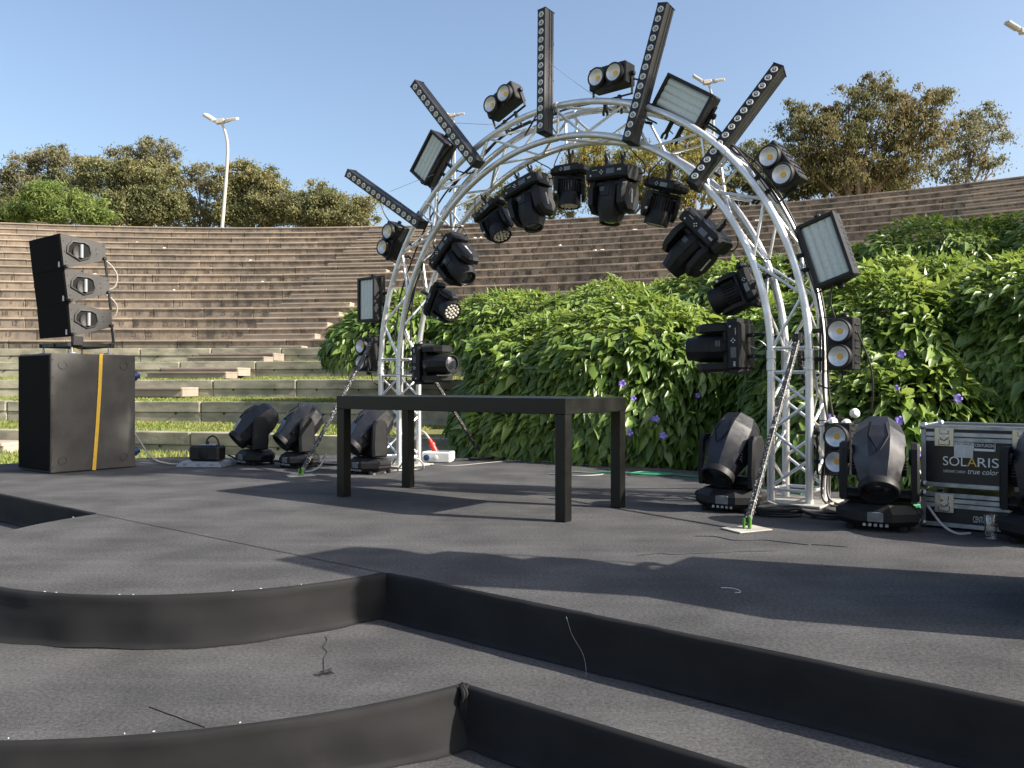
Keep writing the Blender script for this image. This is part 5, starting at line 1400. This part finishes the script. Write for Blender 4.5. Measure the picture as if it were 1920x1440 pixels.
def mound(name, label, ells, n, n_ind, seed, size=(0.115, 0.19), zmin=-0.2, flowers=0, tendrils=0):
    rg = np.random.default_rng(seed); rd = random.Random(seed)
    cx, cy, cz = ells[0][0]
    base = Vector((cx, cy, max(zmin, -0.2)))
    root = thing(name, label, 'vine', Matrix.Translation(base), 'vine mounds behind the stage')
    # added dark shell under the leaves: blocks light, inner shade in its colour
    core = MB()
    for (c, r) in ells:
        secs = []
        for a in np.linspace(-0.98, 0.98, 9):
            rr = math.sqrt(1-a*a)
            secs.append([(c[0]-base.x + r[0]*0.80*rr*math.cos(t)*(1+0.06*noise.noise(Vector((t*2, a*3, seed)))), c[1]-base.y + r[1]*0.80*rr*math.sin(t), c[2]-base.z + r[2]*0.80*a) for t in np.linspace(0, 2*math.pi, 18, endpoint=False)])
        secs = [[(x_, y_, max(z_, zmin+0.12-base.z)) for x_, y_, z_ in q_] for q_ in secs]
        core.loft(secs)
    core.build('dark_shell', M_['inner_shade'], root)
    E_ = [(np.array(c), np.array(r)) for c, r in ells]
    wts = np.array([(r[0]*r[1]+r[0]*r[2]+r[1]*r[2]) for c, r in ells]); wts = wts/wts.sum()
    pos = np.zeros((0, 3)); nor = np.zeros((0, 3))
    for _ in range(40):
        if len(pos) >= n: break
        B = n*2
        kk = rg.choice(len(E_), size=B, p=wts)
        Cc = np.array([e[0] for e in E_])[kk]; Rr = np.array([e[1] for e in E_])[kk]
        u = rg.normal(size=(B, 3)); u /= np.linalg.norm(u, axis=1)[:, None]
        p = Cc + Rr*u
        nn = u/Rr; nn /= np.linalg.norm(nn, axis=1)[:, None]
        tc = -p; tc[:, 2] += CAMZ; tc /= np.linalg.norm(tc, axis=1)[:, None]
        ok = (p[:, 2] > zmin) & ~(((nn*tc).sum(1) < -0.2) & (nn[:, 2] < 0.55)) & (p[:, 0] < 0.92*p[:, 1])
        for j_, (c2, r2) in enumerate(E_):
            ok &= ~((kk != j_) & ((((p-c2)/r2)**2).sum(1) < 0.90))
        pos = np.concatenate([pos, p[ok]]); nor = np.concatenate([nor, nn[ok]])
    pos = pos[:n]; nor = nor[:n]; N = len(pos)
    bmp = np.array([noise.noise(Vector(q*1.6))*0.16 + noise.noise(Vector(q*4.0))*0.07 for q in pos])
    pos = pos + nor*(bmp - 0.16*rg.random(N)**1.6 + 0.04)[:, None]
    up = np.array([0, 0, 1.0])
    down = -up + nor*(nor@up)[:, None]
    dl = np.linalg.norm(down, axis=1)[:, None]
    rv = rg.normal(size=(N, 3)); rv -= nor*(rv*nor).sum(1)[:, None]
    yd = down*1.15 + rv*0.42 + nor*rg.uniform(0.05, 0.55, N)[:, None] + np.array([-0.25, -0.1, 0])
    yd /= np.linalg.norm(yd, axis=1)[:, None]
    zn = nor*0.75 + up*0.62 + np.array([0.38, -0.12, 0]) + rg.normal(size=(N, 3))*0.26
    zn -= yd*(zn*yd).sum(1)[:, None]; zn /= np.linalg.norm(zn, axis=1)[:, None]
    xn = np.cross(yd, zn)
    sz = rg.uniform(size[0], size[1], N)*np.exp(rg.normal(0, 0.22, N))*np.where(nor[:, 2] > 0.75, 0.72, 1.0)
    wid = rg.uniform(0.55, 0.85, N)
    order = np.argsort(np.linalg.norm(pos - np.array([0, 0, CAMZ]), axis=1) + (pos[:, 2] < 0.15)*3)
    ind = order[:n_ind]; rest = order[n_ind:]
    for q in ind:
        M = basis(pos[q]-np.array(base), xn[q]*sz[q]*wid[q], yd[q]*sz[q], zn[q]*sz[q])
        new_obj('leaf', LEAF, root, M)
    V = (pos[rest]-np.array(base))[:, None, :] + LV[None, :, 0:1]*(xn*(sz*wid)[:, None])[rest][:, None, :] + LV[None, :, 1:2]*(yd*sz[:, None])[rest][:, None, :] + LV[None, :, 2:3]*(zn*(sz*rg.uniform(-0.6, 2.4, N))[:, None])[rest][:, None, :]
    F = (LF[None] + (np.arange(len(rest))*len(LV))[:, None, None]).reshape(-1, 3)
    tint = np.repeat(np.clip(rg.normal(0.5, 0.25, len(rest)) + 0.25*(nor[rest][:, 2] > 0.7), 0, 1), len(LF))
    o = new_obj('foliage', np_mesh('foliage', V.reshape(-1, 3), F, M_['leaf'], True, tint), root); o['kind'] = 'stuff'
    for q in range(flowers):
        j = order[rd.randrange(0, min(N, 900))]
        for _t in range(40):
            if nor[j][1] < -0.55 and pos[j][2] > 0.25 and pos[j][0] < 0.58*pos[j][1]: break
            j = order[rd.randrange(0, min(N, 3500))]
        p = Vector(pos[j]-np.array(base)) + Vector(nor[j])*0.13
        new_obj('flower', PETM, root, Matrix.Translation(p) @ Vector((-0.3, -1, 0.3+rd.uniform(-0.3, 0.4))).to_track_quat('Z', 'Y').to_matrix().to_4x4() @ S(*(rd.uniform(0.55, 0.8),)*3))
    for q in range(tendrils):
        j = rd.choice([i for i in range(0, N, 7) if nor[i][2] > 0.5])
        p = Vector(pos[j]-np.array(base)); a = rd.uniform(0, 6.28); h = rd.uniform(0.15, 0.38)
        t = MB().path(crom([p, p+Vector((0.10*math.cos(a), 0.05*math.sin(a), h*0.6)), p+Vector((0.28*math.cos(a), 0.1*math.sin(a), h)), p+Vector((0.42*math.cos(a), 0.12*math.sin(a), h*0.75))], 5), 0.005, 5).build('tendril', M_['tendril'], root)
    return root
mound('vine_mound', 'big vine mound behind the table with hanging pointed leaves', [((0.55,10.75,0.30),(1.25,1.30,1.38)), ((1.55,10.0,0.40),(1.45,1.45,1.45)), ((2.95,10.3,0.55),(1.35,1.35,1.35)), ((0.9,10.2,0.05),(1.5,1.2,0.9))], 19000, 300, 31, flowers=9, tendrils=5)
mound('vine_mound', 'front vine mound at right behind the flight cases', [((3.75,8.55,0.50),(1.45,1.65,1.42)), ((5.1,7.9,0.55),(1.6,1.75,1.52)), ((3.5,7.6,0.1),(1.3,1.2,1.0)), ((6.6,7.2,0.6),(1.6,1.6,1.6))], 23000, 300, 32, flowers=9, tendrils=6)
mound('vine_mound', 'long vine bank further back, under the seat rows', [((-1.9,15.3,1.35),(1.45,1.3,1.1)), ((0.0,14.8,1.27),(1.7,1.4,1.15)), ((1.9,14.0,1.30),(1.8,1.4,1.22)), ((3.8,13.2,1.47),(1.9,1.5,1.3))], 22000, 300, 33, zmin=1.2, tendrils=7)
mound('vine_mound', 'dark vine bank at upper right under the seat rows', [((5.1,13.0,1.62),(1.5,1.4,1.25)), ((6.5,12.5,1.98),(1.7,1.5,1.28)), ((8.3,11.7,2.15),(1.9,1.6,1.25)), ((5.5,11.2,1.3),(2.0,1.3,1.2)), ((7.6,10.2,1.35),(2.0,1.5,1.3))], 30000, 250, 34, zmin=0.6, tendrils=5)

# ------------------------------------------------------------------ litter on the seat rows
SCRAP = MB().box((0,0,0.02), (0.16, 0.12, 0.05), 0.02).mesh('litter_scrap', M_['litter'])
for k in range(20):
    i = random.randrange(4, 15); rr, zz = ROWS[i]
    ph = R(random.uniform(-6, 27))
    if in_aisle(ph): ph += R(4)
    if hidden(amp(rr, ph, zz)): continue
    o = new_obj('litter_scrap', SCRAP, None, amp_M(rr+0.12, ph, zz) @ RZ(random.uniform(0, 180)) @ S(random.uniform(0.6, 1.3), random.uniform(0.6, 1.2), random.uniform(0.7, 1.4)))
    tag(o, 'small pale scrap of litter lying on a stone seat row', 'litter', 'litter scraps on the seat rows')

# ------------------------------------------------------------------ trees beyond the right picture edge (they shade the bank and the subwoofer)
def side_tree(X, Y, zb, lobes, label, m, seed, nleaf, clump):
    rg = np.random.default_rng(seed)
    root = thing('eucalyptus_tree', label, 'tree', T(X, Y, zb), 'trees beyond the right picture edge')
    P = []; tr = MB(); H = max(l[2] for l in lobes)
    for (x, y, z, r) in lobes:
        nc = int(14*r)
        u = rg.normal(size=(nc, 3)); u /= np.linalg.norm(u, axis=1)[:, None]
        cc = np.array([x, y, z]) + u*(rg.random(nc)**0.4)[:, None]*r
        for q in cc: P.append(q + rg.normal(size=(nleaf, 3))*clump)
        pts = crom([(0, 0, -0.3), (x*0.15, y*0.15, z*0.4), (x*0.6, y*0.6, z*0.75), (x, y, z)], 5); n = len(pts)
        tr.path(pts, 0.1, 8, [0.2*(1-0.88*k/(n-1)) for k in range(n)])
    tr.build('trunk', M_['bark'], root)
    P = np.concatenate(P); N = len(P)
    d = rg.normal(size=(N, 3)); d[:, 2] -= 0.9; d /= np.linalg.norm(d, axis=1)[:, None]
    s_ = np.cross(d, rg.normal(size=(N, 3))); s_ /= np.linalg.norm(s_, axis=1)[:, None]
    a = d*0.11; b = s_*0.03
    V = np.stack([P-a, P-b, P+a, P+b], 1).reshape(-1, 3)
    new_obj('crown', np_mesh('crown', V, np.arange(4*N).reshape(-1, 4), M_[m], False, rg.random(N)), root)
side_tree(14.1, 10.1, -0.2, [(0, 0.6, 8.4, 1.6), (0.5, 2.6, 8.8, 1.6), (-0.6, -0.6, 7.4, 1.3), (0.3, 1.5, 10.0, 1.5)], 'leafy tree beyond the right edge shading the upper vine bank', 'fol_olive', 41, 130, 0.32)
side_tree(13.6, 2.4, -0.5, [(0, 0.22, 14.1, 0.5), (0.1, 0.18, 13.35, 0.42)], 'slender tall tree beyond the right edge dappling the left subwoofer', 'fol_olive', 42, 260, 0.11)
